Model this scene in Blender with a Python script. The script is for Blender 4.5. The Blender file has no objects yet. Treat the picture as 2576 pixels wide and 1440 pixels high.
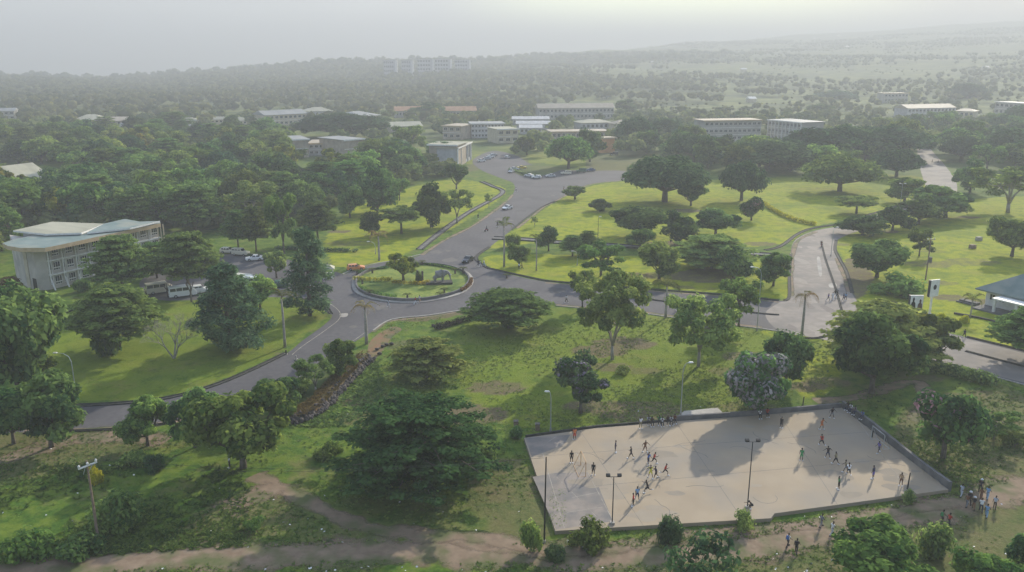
import bpy, bmesh, math, random
import numpy as np
from mathutils import Vector, Matrix
from mathutils.geometry import tessellate_polygon

# ------------------------------------------------------------------ camera, light, exposure
S = bpy.context.scene
COL = S.collection
CAM_H, CAM_F, CAM_P = 50.0, 2100.0, math.radians(15.2)      # metres, focal length in 2576-wide pixels, pitch
cam_d = bpy.data.cameras.new('camera'); cam = bpy.data.objects.new('camera', cam_d); COL.objects.link(cam)
cam.location = (0, 0, CAM_H); cam.rotation_euler = (math.pi/2 - CAM_P, 0, 0)
cam_d.sensor_width = 36; cam_d.lens = 36*CAM_F/2576; cam_d.clip_start = 0.5; cam_d.clip_end = 30000
S.camera = cam
SUN_AZ, SUN_EL = math.radians(31.0), math.radians(24.0)      # azimuth to the right of +Y
W = bpy.data.worlds.new('World'); S.world = W; W.use_nodes = True
nt = W.node_tree; bg = nt.nodes['Background']
sky = nt.nodes.new('ShaderNodeTexSky'); sky.sky_type = 'NISHITA'; sky.sun_disc = False
sky.sun_elevation = SUN_EL; sky.sun_rotation = SUN_AZ; sky.air_density = 1.0; sky.dust_density = 1.5; sky.ozone_density = 1.0; sky.altitude = 500
hs = nt.nodes.new('ShaderNodeHueSaturation'); hs.inputs['Saturation'].default_value = 1.15
nt.links.new(sky.outputs[0], hs.inputs['Color'])
# a grey veil of cloud all round the horizon, thinner where the light breaks through
wtc = nt.nodes.new('ShaderNodeTexCoord'); wsx = nt.nodes.new('ShaderNodeSeparateXYZ'); nt.links.new(wtc.outputs['Generated'], wsx.inputs[0])
wmr = nt.nodes.new('ShaderNodeMapRange'); wmr.interpolation_type = 'SMOOTHSTEP'; wmr.inputs[1].default_value = .05; wmr.inputs[2].default_value = .42; wmr.inputs[3].default_value = .9; wmr.inputs[4].default_value = .25; nt.links.new(wsx.outputs['Z'], wmr.inputs[0])
wdt = nt.nodes.new('ShaderNodeVectorMath'); wdt.operation = 'DOT_PRODUCT'; ga, ge_ = math.radians(11), math.radians(7)
wdt.inputs[1].default_value = (math.sin(ga)*math.cos(ge_), math.cos(ga)*math.cos(ge_), math.sin(ge_)); nt.links.new(wtc.outputs['Generated'], wdt.inputs[0])
wgl = nt.nodes.new('ShaderNodeMapRange'); wgl.interpolation_type = 'SMOOTHSTEP'; wgl.inputs[1].default_value = .955; wgl.inputs[2].default_value = 1.0; nt.links.new(wdt.outputs['Value'], wgl.inputs[0])
wno = nt.nodes.new('ShaderNodeTexNoise'); wno.inputs['Scale'].default_value = 5; wno.inputs['Detail'].default_value = 4
wmp = nt.nodes.new('ShaderNodeMapping'); wmp.inputs['Scale'].default_value = (1, 1, 5); nt.links.new(wtc.outputs['Generated'], wmp.inputs[0]); nt.links.new(wmp.outputs[0], wno.inputs['Vector'])
wcr = nt.nodes.new('ShaderNodeValToRGB'); wcr.color_ramp.elements[0].position = .35; wcr.color_ramp.elements[1].position = .7
wcr.color_ramp.elements[0].color = (2.3, 2.33, 2.4, 1); wcr.color_ramp.elements[1].color = (3.05, 3.08, 3.1, 1); nt.links.new(wno.outputs['Fac'], wcr.inputs[0])
wgm = nt.nodes.new('ShaderNodeMix'); wgm.data_type = 'RGBA'; wgm.inputs['B'].default_value = (8.2, 9.0, 5.2, 1); nt.links.new(wgl.outputs[0], wgm.inputs['Factor']); nt.links.new(wcr.outputs[0], wgm.inputs['A'])
wmx = nt.nodes.new('ShaderNodeMix'); wmx.data_type = 'RGBA'; nt.links.new(wmr.outputs[0], wmx.inputs['Factor']); nt.links.new(hs.outputs[0], wmx.inputs['A']); nt.links.new(wgm.outputs['Result'], wmx.inputs['B'])
nt.links.new(wmx.outputs['Result'], bg.inputs['Color'])
bg.inputs['Strength'].default_value = 0.22
sd = bpy.data.lights.new('sun', 'SUN'); sd.energy = 4.6; sd.angle = math.radians(0.9); sd.color = (1.0, 0.92, 0.76)
sun = bpy.data.objects.new('sun', sd); COL.objects.link(sun)
sdir = Vector((math.sin(SUN_AZ)*math.cos(SUN_EL), math.cos(SUN_AZ)*math.cos(SUN_EL), math.sin(SUN_EL)))
sun.rotation_euler = sdir.to_track_quat('Z', 'Y').to_euler(); sun.location = (60, 100, 90)
vs = S.view_settings; vs.view_transform = 'Standard'; vs.look = 'None'; vs.exposure = 0.83; vs.gamma = 1.0; vs.use_curve_mapping = False
S.render.engine = 'CYCLES'
S.cycles.use_denoising = True
S.cycles.max_bounces = 6; S.cycles.diffuse_bounces = 3; S.cycles.glossy_bounces = 2; S.cycles.transmission_bounces = 3
S.cycles.volume_bounces = 1; S.cycles.transparent_max_bounces = 6
HAZE_DENSITY = 0.00061
HAZE_COLOR = (.535, .555, .590, 1)

# ------------------------------------------------------------------ helpers
cp, sp = math.cos(CAM_P), math.sin(CAM_P)
def U(u, v, z=0.0):
    """ground point seen at (u, v) of a 2576-wide print of the photograph, at height z"""
    dx = (u-1288)/CAM_F; dy = (720-v)/CAM_F
    t = (z-CAM_H)/(-sp+dy*cp)
    return (dx*t, (cp+dy*sp)*t)
def ztop(y, v):
    k = (720-v)/CAM_F
    return CAM_H + y*(k*cp-sp)/(cp+k*sp)
def depth(y, z=0.0): return y*cp+(CAM_H-z)*sp
def CR(o, cx, cy):      # crops used while measuring: origin o in source pixels, 2.9953 x
    return ((o[0]+cx/2.9953)/1.32764, (o[1]+cy/2.9953)/1.32764)

AZR = [(-40, 4), (-31.5, 6), (-23, 6), (-15, 26), (-9, 36), (-2, 45), (6, 76), (13, 112), (20, 178), (31, 222), (45, 240)]
AZX = np.array([a for a, _ in AZR], float); AZH = np.array([h for _, h in AZR], float)
def hgt(x, y):
    x = np.asarray(x, float); y = np.asarray(y, float)
    d = np.hypot(x, y); az = np.degrees(np.arctan2(x, np.maximum(y, 1)))
    rid = np.interp(az, AZX, AZH)
    Dr = np.interp(az, [-3, 6, 13, 20], [2300, 2800, 3500, 4600]); t = np.clip((d-850)/(Dr-850), 0, 1); h = rid*t**1.3
    drop = np.clip((d-Dr-50)/1500, 0, 1)*np.clip((14-az)/12, 0, 1)*130
    far = 0.0
    roll = (np.sin(x/170+1)*np.cos(y/230)*5+np.sin(x/61+y/97)*2.2)*np.clip((d-900)/900, 0, 1)
    return np.where(y > 1, h-drop+far+roll, 0.0)

def mat(name, c, rough=0.85, metal=0.0, spec=0.3, emit=None):
    m = bpy.data.materials.new(name); m.use_nodes = True
    b = m.node_tree.nodes['Principled BSDF']
    b.inputs['Base Color'].default_value = (*c, 1); b.inputs['Roughness'].default_value = rough
    b.inputs['Metallic'].default_value = metal; b.inputs['Specular IOR Level'].default_value = spec
    return m
def noisy(name, c1, c2, scale=1.0, rough=0.9, detail=6, c3=None, sc2=0.15, bump=0.0, lo=0.35, hi=0.65, coord='Object', stretch=None):
    m = mat(name, c1, rough); n = m.node_tree; b = n.nodes['Principled BSDF']
    tc = n.nodes.new('ShaderNodeTexCoord'); src = tc.outputs[coord]
    if coord == 'World':
        pass
    if stretch:
        mp = n.nodes.new('ShaderNodeMapping'); mp.inputs['Scale'].default_value = stretch; n.links.new(src, mp.inputs[0]); src = mp.outputs[0]
    no = n.nodes.new('ShaderNodeTexNoise'); no.inputs['Scale'].default_value = scale; no.inputs['Detail'].default_value = detail
    n.links.new(src, no.inputs['Vector'])
    r = n.nodes.new('ShaderNodeValToRGB'); r.color_ramp.elements[0].position = lo; r.color_ramp.elements[1].position = hi
    r.color_ramp.elements[0].color = (*c1, 1); r.color_ramp.elements[1].color = (*c2, 1)
    n.links.new(no.outputs['Fac'], r.inputs[0]); out = r.outputs[0]
    if c3:
        n2 = n.nodes.new('ShaderNodeTexNoise'); n2.inputs['Scale'].default_value = sc2; n2.inputs['Detail'].default_value = 4
        n.links.new(src, n2.inputs['Vector'])
        mr = n.nodes.new('ShaderNodeMapRange'); mr.inputs[1].default_value = 0.45; mr.inputs[2].default_value = 0.65
        n.links.new(n2.outputs['Fac'], mr.inputs[0])
        mx = n.nodes.new('ShaderNodeMix'); mx.data_type = 'RGBA'; mx.inputs['B'].default_value = (*c3, 1)
        n.links.new(mr.outputs[0], mx.inputs['Factor']); n.links.new(out, mx.inputs['A']); out = mx.outputs['Result']
    n.links.new(out, b.inputs['Base Color'])
    if bump:
        bp = n.nodes.new('ShaderNodeBump'); bp.inputs['Strength'].default_value = bump; bp.inputs['Distance'].default_value = 0.1
        n.links.new(no.outputs['Fac'], bp.inputs['Height']); n.links.new(bp.outputs[0], b.inputs['Normal'])
    return m
def leaf(name, dark, light, transl=0.35, vary=0.35, accent=None):
    m = bpy.data.materials.new(name); m.use_nodes = True; n = m.node_tree; n.nodes.clear()
    at = n.nodes.new('ShaderNodeAttribute'); at.attribute_name = 'tint'
    oi = n.nodes.new('ShaderNodeObjectInfo')
    r = n.nodes.new('ShaderNodeValToRGB'); r.color_ramp.elements[0].color = (*dark, 1); r.color_ramp.elements[1].color = (*light, 1)
    r.color_ramp.elements[0].position = 0.1; r.color_ramp.elements[1].position = 0.9
    n.links.new(at.outputs['Fac'], r.inputs[0])
    h = n.nodes.new('ShaderNodeHueSaturation')
    mh = n.nodes.new('ShaderNodeMapRange'); mh.inputs[3].default_value = 0.47; mh.inputs[4].default_value = 0.525
    mv = n.nodes.new('ShaderNodeMapRange'); mv.inputs[3].default_value = 1-vary; mv.inputs[4].default_value = 1+vary
    mul = n.nodes.new('ShaderNodeMath'); mul.operation = 'MULTIPLY'; mul.inputs[1].default_value = 7.31
    fr = n.nodes.new('ShaderNodeMath'); fr.operation = 'FRACT'
    n.links.new(oi.outputs['Random'], mh.inputs[0]); n.links.new(oi.outputs['Random'], mul.inputs[0]); n.links.new(mul.outputs[0], fr.inputs[0]); n.links.new(fr.outputs[0], mv.inputs[0])
    n.links.new(mh.outputs[0], h.inputs['Hue']); n.links.new(mv.outputs[0], h.inputs['Value']); n.links.new(r.outputs[0], h.inputs['Color'])
    d = n.nodes.new('ShaderNodeBsdfDiffuse'); t = n.nodes.new('ShaderNodeBsdfTranslucent'); mx = n.nodes.new('ShaderNodeMixShader'); mx.inputs[0].default_value = transl
    n.links.new(h.outputs[0], d.inputs[0]); n.links.new(h.outputs[0], t.inputs[0]); n.links.new(d.outputs[0], mx.inputs[1]); n.links.new(t.outputs[0], mx.inputs[2])
    o = n.nodes.new('ShaderNodeOutputMaterial'); n.links.new(mx.outputs[0], o.inputs[0])
    return m

def np_mesh(name, V, faces, mats=(), tint=None, smooth=False):
    """faces: list of integer arrays (n, k)"""
    me = bpy.data.meshes.new(name)
    V = np.ascontiguousarray(V, dtype=np.float32)
    me.vertices.add(len(V)); me.vertices.foreach_set('co', V.ravel())
    tot = sum(len(f) for f in faces); loops = np.concatenate([f.ravel() for f in faces]).astype(np.int32)
    lens = np.concatenate([np.full(len(f), f.shape[1], dtype=np.int32) for f in faces])
    st = np.concatenate([[0], np.cumsum(lens)[:-1]]).astype(np.int32)
    me.loops.add(len(loops)); me.loops.foreach_set('vertex_index', loops)
    me.polygons.add(tot); me.polygons.foreach_set('loop_start', st)
    for m in mats: me.materials.append(m)
    if tint is not None:
        a = me.attributes.new('tint', 'FLOAT', 'FACE'); a.data.foreach_set('value', np.ascontiguousarray(tint, dtype=np.float32))
    me.update(calc_edges=True)
    if smooth: me.polygons.foreach_set('use_smooth', np.ones(tot, dtype=bool))
    return me
def link(name, me, parent=None, loc=None, **props):
    o = bpy.data.objects.new(name, me); COL.objects.link(o)
    if parent: o.parent = parent
    if loc is not None: o.location = loc
    for k, v in props.items(): o[k] = v
    return o
def thing(name, label, cat, loc=(0, 0, 0), rz=0.0, group=None):
    o = bpy.data.objects.new(name, None); COL.objects.link(o); o.empty_display_size = 0.5
    o.location = loc; o.rotation_euler = (0, 0, rz); o['label'] = label; o['category'] = cat
    if group: o['group'] = group
    return o
def tag(o, label, cat, group=None):
    o['label'] = label; o['category'] = cat
    if group: o['group'] = group
    return o

class MB:
    def __init__(s): s.v = []; s.f = []; s.m = []
    def add(s, V, F, m=0):
        b = len(s.v); s.v += [tuple(p) for p in V]; s.f += [tuple(i+b for i in f) for f in F]; s.m += [m]*len(F); return s
    def box(s, c, d, rz=0, m=0, taper=1.0, tilt=0):
        x, y, z = d[0]/2, d[1]/2, d[2]/2; V = []
        for k, zz in ((1, -z), (taper, z)):
            for a, b in ((-1, -1), (1, -1), (1, 1), (-1, 1)): V.append(Vector((a*x*k, b*y*k, zz)))
        M = Matrix.Rotation(rz, 3, 'Z') @ Matrix.Rotation(tilt, 3, 'X')
        V = [M@p+Vector(c) for p in V]
        return s.add(V, [(3, 2, 1, 0), (4, 5, 6, 7), (0, 1, 5, 4), (1, 2, 6, 5), (2, 3, 7, 6), (3, 0, 4, 7)], m)
    def tube(s, P, R, n=6, m=0, cap=True):
        P = [Vector(p) for p in P]; rings = []
        for i, p in enumerate(P):
            d = (P[min(i+1, len(P)-1)]-P[max(i-1, 0)]).normalized()
            a = d.orthogonal().normalized() if i == 0 else (pa-d*pa.dot(d)).normalized()
            pa = a; b = d.cross(a)
            rings.append([p+(a*math.cos(2*math.pi*k/n)+b*math.sin(2*math.pi*k/n))*R[i] for k in range(n)])
        V = [q for r in rings for q in r]; F = []
        for i in range(len(P)-1):
            for k in range(n): F.append((i*n+k, i*n+(k+1) % n, (i+1)*n+(k+1) % n, (i+1)*n+k))
        if cap: F.append(tuple(range(n-1, -1, -1))); F.append(tuple((len(P)-1)*n+k for k in range(n)))
        return s.add(V, F, m)
    def prism(s, poly, z0, z1, m=0, mtop=None):
        n = len(poly)
        if sum(poly[i][0]*poly[(i+1) % n][1]-poly[(i+1) % n][0]*poly[i][1] for i in range(n)) < 0: poly = poly[::-1]
        V = [(x, y, z0) for x, y in poly]+[(x, y, z1) for x, y in poly]
        s.add(V, [(i, (i+1) % n, n+(i+1) % n, n+i) for i in range(n)], m)
        tri = tessellate_polygon([[Vector((x, y, 0)) for x, y in poly]])
        T = []
        for t in tri:
            a, b, c = (poly[i] for i in t)
            if (b[0]-a[0])*(c[1]-a[1])-(b[1]-a[1])*(c[0]-a[0]) < 0: t = t[::-1]
            T.append(tuple(t))
        s.add([(x, y, z1) for x, y in poly], T, m if mtop is None else mtop)
        s.add([(x, y, z0) for x, y in poly], [t[::-1] for t in T], m)
        return s
    def mesh(s, name, mats, smooth=False):
        me = bpy.data.meshes.new(name); me.from_pydata(s.v, [], s.f)
        for m in (mats if isinstance(mats, (list, tuple)) else [mats]): me.materials.append(m)
        me.polygons.foreach_set('material_index', s.m)
        if smooth: me.polygons.foreach_set('use_smooth', [True]*len(s.f))
        me.update(); return me
    def build(s, name, mats, parent=None, loc=None, smooth=False, **props):
        return link(name, s.mesh(name, mats, smooth), parent, loc, **props)

def spline(P, n=6, closed=False):
    out = []; N = len(P); rng = range(N) if closed else range(N-1)
    for i in rng:
        g = (lambda j: P[j % N]) if closed else (lambda j: P[max(0, min(N-1, j))])
        p0, p1, p2, p3 = g(i-1), g(i), g(i+1), g(i+2)
        for k in range(n):
            t = k/n; out.append(tuple(0.5*((2*p1[a])+(-p0[a]+p2[a])*t+(2*p0[a]-5*p1[a]+4*p2[a]-p3[a])*t*t+(-p0[a]+3*p1[a]-3*p2[a]+p3[a])*t**3) for a in range(2)))
    if not closed: out.append(tuple(P[-1][:2]))
    return out
def inside(px, py, poly):
    px = np.asarray(px); py = np.asarray(py); r = np.zeros(px.shape, bool); n = len(poly); j = n-1
    for i in range(n):
        xi, yi = poly[i]; xj, yj = poly[j]
        c = ((yi > py) != (yj > py)) & (px < (xj-xi)*(py-yi)/((yj-yi) if yj != yi else 1e-9)+xi); r ^= c; j = i
    return r
def sheet(name, poly, z, m, **props):
    tri = tessellate_polygon([[Vector((x, y, 0)) for x, y in poly]]); F = []
    for t in tri:
        a, b, c = (poly[i] for i in t)
        F.append(tuple(t) if (b[0]-a[0])*(c[1]-a[1])-(b[1]-a[1])*(c[0]-a[0]) > 0 else tuple(t[::-1]))
    me = bpy.data.meshes.new(name); me.from_pydata([(x, y, z) for x, y in poly], [], F); me.materials.append(m); me.update()
    return link(name, me, kind='structure', **props)
def offsets(P):
    out = []
    for i in range(len(P)):
        a = P[max(0, i-1)]; b = P[min(len(P)-1, i+1)]; d = math.hypot(b[0]-a[0], b[1]-a[1]) or 1
        out.append((-(b[1]-a[1])/d, (b[0]-a[0])/d))
    return out
def ribbon(P, w0, w1, z0, z1, m, name, mb=None, jit=0.0, seed=0):
    """raised strip along P between lateral offsets w0 and w1"""
    N = offsets(P); V = []; F = []; rr = random.Random(seed)
    for (x, y), (nx, ny) in zip(P, N):
        j = rr.uniform(-jit, jit)
        for w, z in ((w0, z0), (w0, z1+j*.3), (w1, z1+j*.3), (w1, z0)): V.append((x+nx*(w+j), y+ny*(w+j), z))
    for i in range(len(P)-1):
        a = 4*i; b = a+4
        for k in range(3): F.append((a+k, b+k, b+k+1, a+k+1))
    F.append((0, 1, 2, 3)); e = 4*(len(P)-1); F.append((e+3, e+2, e+1, e))
    F = [f[::-1] for f in F] if w1 > w0 else F
    if mb is not None: mb.add(V, F); return None
    b = MB(); b.add(V, F); return b.build(name, m)
def G(L, n=5, closed=False): return spline([U(*q) for q in L], n, closed)

# ------------------------------------------------------------------ materials
M = {}
M['white'] = noisy('painted_white', (.62, .61, .57), (.74, .73, .69), 1.5, .6)
M['cream'] = noisy('cream_render', (.42, .36, .25), (.55, .49, .36), .6, .8)
M['tan'] = noisy('tan_render', (.33, .27, .20), (.42, .35, .27), .5, .85, c3=(.28, .24, .19), sc2=.3)
M['palerender'] = noisy('pale_stained_render', (.44, .40, .34), (.53, .49, .43), .5, .85, c3=(.36, .33, .29), sc2=.3)
M['farpale'] = noisy('weathered_pale_wall', (.30, .29, .26), (.40, .385, .35), .4, .9, c3=(.24, .225, .2), sc2=.2)
M['greywall'] = noisy('grey_render', (.34, .34, .35), (.44, .44, .45), .6, .85)
M['pinkwall'] = noisy('faded_brick_wall', (.30, .23, .20), (.40, .32, .28), .7, .85)
M['orange'] = noisy('orange_render', (.55, .25, .10), (.62, .32, .14), .6, .8)
M['rf_grey'] = noisy('weathered_grey_roof', (.22, .23, .23), (.32, .32, .30), .25, .7, stretch=(1, .2, 1))
M['rf_green'] = noisy('grey_green_sheet_roof', (.13, .18, .165), (.20, .25, .23), .3, .7, c3=(.24, .25, .20), sc2=.15)
M['rf_cream'] = noisy('cream_sheet_roof', (.30, .29, .21), (.40, .38, .28), .4, .7, stretch=(1, .25, 1))
M['rf_orange'] = noisy('rust_orange_roof', (.40, .20, .10), (.50, .28, .15), .3, .7)
M['rf_bright'] = noisy('bright_sheet_roof', (.42, .41, .39), (.55, .54, .52), .5, .7, stretch=(1, .2, 1))
M['rf_tan'] = noisy('tan_sheet_roof', (.34, .28, .20), (.42, .36, .27), .3, .7)
M['fascia'] = noisy('orange_cream_fascia', (.42, .30, .17), (.52, .39, .24), .8, .7)
M['glass'] = mat('dark_window_glass', (.02, .025, .03), .12, 0, .6)
M['conc'] = noisy('concrete', (.30, .28, .25), (.40, .37, .32), 1.2, .9, c3=(.24, .22, .20), sc2=.2)
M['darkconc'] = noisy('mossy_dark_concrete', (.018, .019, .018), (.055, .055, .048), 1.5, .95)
M['greyconc'] = noisy('stained_grey_concrete', (.10, .10, .10), (.17, .16, .15), .8, .95)
M['asph'] = noisy('worn_asphalt', (.074, .070, .075), (.100, .095, .099), 1.2, .92, c3=(.064, .061, .067), sc2=.07, bump=.15)
M['asph2'] = noisy('dusty_concrete_road', (.20, .172, .148), (.255, .222, .192), .6, .92, c3=(.155, .14, .128), sc2=.12, bump=.15)
M['slab'] = noisy('court_concrete', (.29, .228, .156), (.345, .275, .190), .22, .9, c3=(.26, .225, .18), sc2=.09, bump=.1, lo=.3, hi=.7)
M['slab2'] = noisy('court_worn_concrete', (.17, .15, .135), (.26, .22, .185), .45, .9, c3=(.14, .135, .13), sc2=.3, lo=.35, hi=.6)
M['slab3'] = noisy('court_dust', (.31, .26, .195), (.285, .235, .175), .6, .95)
M['slab4'] = noisy('court_stain_grey', (.235, .20, .155), (.27, .225, .17), .6, .95)
M['paintline'] = noisy('faded_white_line', (.22, .19, .155), (.36, .33, .28), .9, .9)
M['soil'] = noisy('orange_earth', (.20, .105, .055), (.15, .13, .055), .55, 1, c3=(.055, .075, .025), sc2=.3)
M['stone'] = noisy('dark_rubble', (.035, .03, .03), (.10, .085, .078), 1.3, .95)
M['bark'] = noisy('bark', (.07, .055, .042), (.14, .12, .095), 4, .95)
M['bark_pale'] = noisy('pale_bark', (.24, .22, .18), (.36, .33, .28), 3, .9)
M['black'] = mat('black_paint', (.02, .02, .022), .5)
M['tyre'] = mat('rubber', (.02, .02, .02), .9)
M['rim'] = mat('metal_rim', (.4, .4, .42), .35, .8)
M['steel'] = mat('galvanised_steel', (.42, .45, .45), .4, .5)
M['wood'] = noisy('weathered_wood', (.16, .11, .075), (.25, .19, .14), 3, .9)
M['skin'] = mat('brown_skin', (.085, .045, .028), .6)
M['hair'] = mat('black_hair', (.008, .007, .006), .8)
M['lamp'] = mat('clear_lamp_lens', (.75, .78, .78), .15)
M['red_lens'] = mat('red_tail_lens', (.4, .02, .02), .2)
M['elephant'] = noisy('grey_statue_concrete', (.17, .165, .16), (.26, .25, .24), 1.5, .8)
L = {}
L['mango'] = leaf('mango_leaves', (.036, .088, .034), (.175, .275, .075), .5)
L['green'] = leaf('mid_green_leaves', (.052, .115, .032), (.24, .345, .080), .52)
L['light'] = leaf('light_green_leaves', (.080, .150, .048), (.34, .43, .115), .54, .22)
L['dark'] = leaf('dark_blue_green_leaves', (.028, .074, .036), (.130, .225, .085), .48, .25)
L['deep'] = leaf('deep_green_boughs', (.012, .040, .016), (.085, .150, .045), .4, .1)
L['needle'] = leaf('needle_foliage', (.030, .072, .038), (.175, .250, .115), .5, .25)
L['tier'] = leaf('layered_foliage', (.036, .088, .032), (.205, .305, .080), .52, .3)
L['yellow'] = leaf('yellow_green_leaves', (.26, .27, .02), (.68, .60, .05), .45, .15)
L['yellow2'] = leaf('yellowing_leaves', (.075, .11, .02), (.36, .36, .05), .5, .1)
L['brown'] = leaf('russet_leaves', (.09, .06, .025), (.26, .16, .06), .35, .2)
L['purple'] = leaf('pale_lilac_blossoms', (.16, .13, .19), (.45, .38, .48), .35, .1)
L['palewhite'] = leaf('creamy_grey_blossoms', (.20, .19, .19), (.48, .44, .42), .3, .1)
L['pink'] = leaf('pink_blossoms', (.25, .13, .16), (.55, .33, .38), .3, .1)
L['palm'] = leaf('palm_fronds', (.05, .07, .02), (.17, .19, .06), .35, .25)
L['drypalm'] = leaf('dry_palm_fronds', (.16, .13, .05), (.34, .27, .12), .35, .15)
L['distant'] = leaf('far_wood_leaves', (.045, .090, .038), (.225, .255, .085), .45, .2)
L['scrub'] = leaf('far_scrub_leaves', (.050, .085, .028), (.14, .17, .05), .38, .2)
L['redhedge'] = leaf('dark_red_hedge_leaves', (.015, .015, .012), (.075, .055, .045), .25, .2)

# ------------------------------------------------------------------ ground
def ground_material():
    m = bpy.data.materials.new('grass_ground'); m.use_nodes = True; n = m.node_tree; b = n.nodes['Principled BSDF']
    b.inputs['Roughness'].default_value = 1.0; b.inputs['Specular IOR Level'].default_value = .1
    ge = n.nodes.new('ShaderNodeNewGeometry'); at = n.nodes.new('ShaderNodeAttribute'); at.attribute_name = 'cover'
    sep = n.nodes.new('ShaderNodeSeparateColor'); n.links.new(at.outputs['Color'], sep.inputs[0])
    def noise(sc, det=5, rough=.6):
        t = n.nodes.new('ShaderNodeTexNoise'); t.inputs['Scale'].default_value = sc; t.inputs['Detail'].default_value = det; t.inputs['Roughness'].default_value = rough
        n.links.new(ge.outputs['Position'], t.inputs['Vector']); return t.outputs['Fac']
    def rng(x, a, c, d=0.0, e=1.0):
        r = n.nodes.new('ShaderNodeMapRange'); r.inputs[1].default_value = a; r.inputs[2].default_value = c; r.inputs[3].default_value = d; r.inputs[4].default_value = e
        n.links.new(x, r.inputs[0]); return r.outputs[0]
    def mix(f, a, c):
        x = n.nodes.new('ShaderNodeMix'); x.data_type = 'RGBA'
        for k, val in (('Factor', f), ('A', a), ('B', c)):
            if isinstance(val, tuple): x.inputs[k].default_value = (*val, 1)
            else: n.links.new(val, x.inputs[k])
        return x.outputs['Result']
    def op(o, a, c):
        x = n.nodes.new('ShaderNodeMath'); x.operation = o; x.use_clamp = True
        for k, val in enumerate((a, c)):
            if isinstance(val, (int, float)): x.inputs[k].default_value = val
            else: n.links.new(val, x.inputs[k])
        return x.outputs[0]
    fine = noise(2.2, 4, .7); mid = noise(.35, 5, .65); big = noise(.035, 4)
    lush = mix(rng(fine, .35, .68), (.032, .078, .010), (.080, .150, .018))
    lush = mix(rng(mid, .42, .6), lush, (.125, .175, .022)); lush = mix(rng(noise(.14, 7, .75), .53, .66, 0, .75), lush, (.165, .145, .055))
    lawn = mix(rng(fine, .35, .68), (.195, .230, .008), (.330, .345, .014))
    lawn = mix(rng(mid, .45, .62, 0, .75), lawn, (.105, .165, .014)); lawn = mix(rng(noise(.11, 6, .7), .5, .68, 0, .7), lawn, (.270, .245, .045)); lawn = mix(rng(noise(.05, 5, .6), .5, .66, 0, .6), lawn, (.095, .150, .016))
    dry = mix(rng(fine, .35, .65), (.105, .090, .045), (.165, .130, .070))
    bare = mix(rng(mid, .35, .65), (.20, .150, .105), (.27, .205, .145))
    scrub = mix(rng(big, .4, .62), (.070, .105, .025), (.180, .195, .055))
    scrub = mix(rng(noise(.012, 5, .7), .45, .6, 0, .7), scrub, (.045, .068, .028))
    jit = op('SUBTRACT', mid, .5)
    def edge(ch, k=.9):
        j = n.nodes.new('ShaderNodeMath'); j.operation = 'MULTIPLY_ADD'; n.links.new(mid, j.inputs[0]); j.inputs[1].default_value = k; n.links.new(sep.outputs[ch], j.inputs[2])
        return rng(j.outputs[0], .5+k*.5-.28, .5+k*.5+.28)
    c = mix(edge(0, .5), lush, lawn)
    c = mix(edge(1, .9), c, dry)
    c = mix(edge(2, .8), c, bare)
    al = n.nodes.new('ShaderNodeMath'); al.operation = 'MULTIPLY'; al.inputs[1].default_value = 1; n.links.new(at.outputs['Alpha'], al.inputs[0])
    c = mix(al.outputs[0], c, scrub)
    n.links.new(c, b.inputs['Base Color'])
    bp = n.nodes.new('ShaderNodeBump'); bp.inputs['Strength'].default_value = .6; bp.inputs['Distance'].default_value = .25
    n.links.new(noise(1.6, 6, .75), bp.inputs['Height']); n.links.new(bp.outputs[0], b.inputs['Normal'])
    return m
def axis(fine, lim, step, g=1.07):
    a = [0.0]; s = step
    while a[-1] < lim:
        if a[-1] > fine: s *= g
        a.append(a[-1]+s)
    return np.array(a)
ax = axis(105, 8000, 1.0, 1.045); xs = np.concatenate([-ax[:0:-1], ax])
ay = axis(260, 9000, 1.1, 1.04); ys = np.concatenate([np.array([-3500, -1500, -600, -250, -100, -40, 0, 30, 50]), ay+62])
GX, GY = np.meshgrid(xs, ys); GZ = hgt(GX, GY)
nx_, ny_ = len(xs), len(ys)
V = np.stack([GX.ravel(), GY.ravel(), GZ.ravel()], 1)
ii = (np.arange(ny_-1)[:, None]*nx_+np.arange(nx_-1)[None]).ravel()
F = np.stack([ii, ii+1, ii+1+nx_, ii+nx_], 1)
cov = np.zeros((len(V), 4), np.float32)
dist = np.hypot(V[:, 0], V[:, 1])
def blob(ch, polys, val=1.0):
    for P in polys:
        cov[inside(V[:, 0], V[:, 1], G(P, 4, True)), ch] = val
# bright lawns
blob(0, [[(1230, 625), (1300, 575), (1380, 520), (1480, 470), (1600, 455), (1800, 452), (2100, 440), (2320, 445), (2330, 480), (2200, 540), (2050, 570), (1960, 615), (1700, 622), (1400, 608)],
         [(1215, 650), (1300, 640), (1700, 645), (1960, 640), (1985, 690), (1985, 750), (1830, 738), (1600, 722), (1371, 704), (1240, 675)],
         [(860, 672), (1000, 650), (1270, 490), (1215, 460), (1100, 455), (900, 520), (820, 600), (830, 650)],
         [(2110, 600), (2300, 520), (2700, 500), (2800, 800), (2580, 880), (2430, 845), (2170, 770), (2120, 650)],
         [(1840, 830), (1960, 835), (2110, 860), (2110, 960), (2020, 1000), (1980, 900), (1880, 870)],
         [(1150, 400), (1230, 385), (1300, 370), (1620, 380), (1600, 430), (1450, 420), (1330, 410), (1250, 430)]], 1.0)
blob(0, [[(150, 790), (450, 760), (700, 745), (820, 790), (730, 870), (620, 930), (430, 995), (215, 1012), (120, 980)],
         [(1180, 800), (1400, 775), (1700, 800), (1950, 850), (1980, 1000), (1700, 1050), (1300, 1080), (1150, 960)]], .42)
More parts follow.
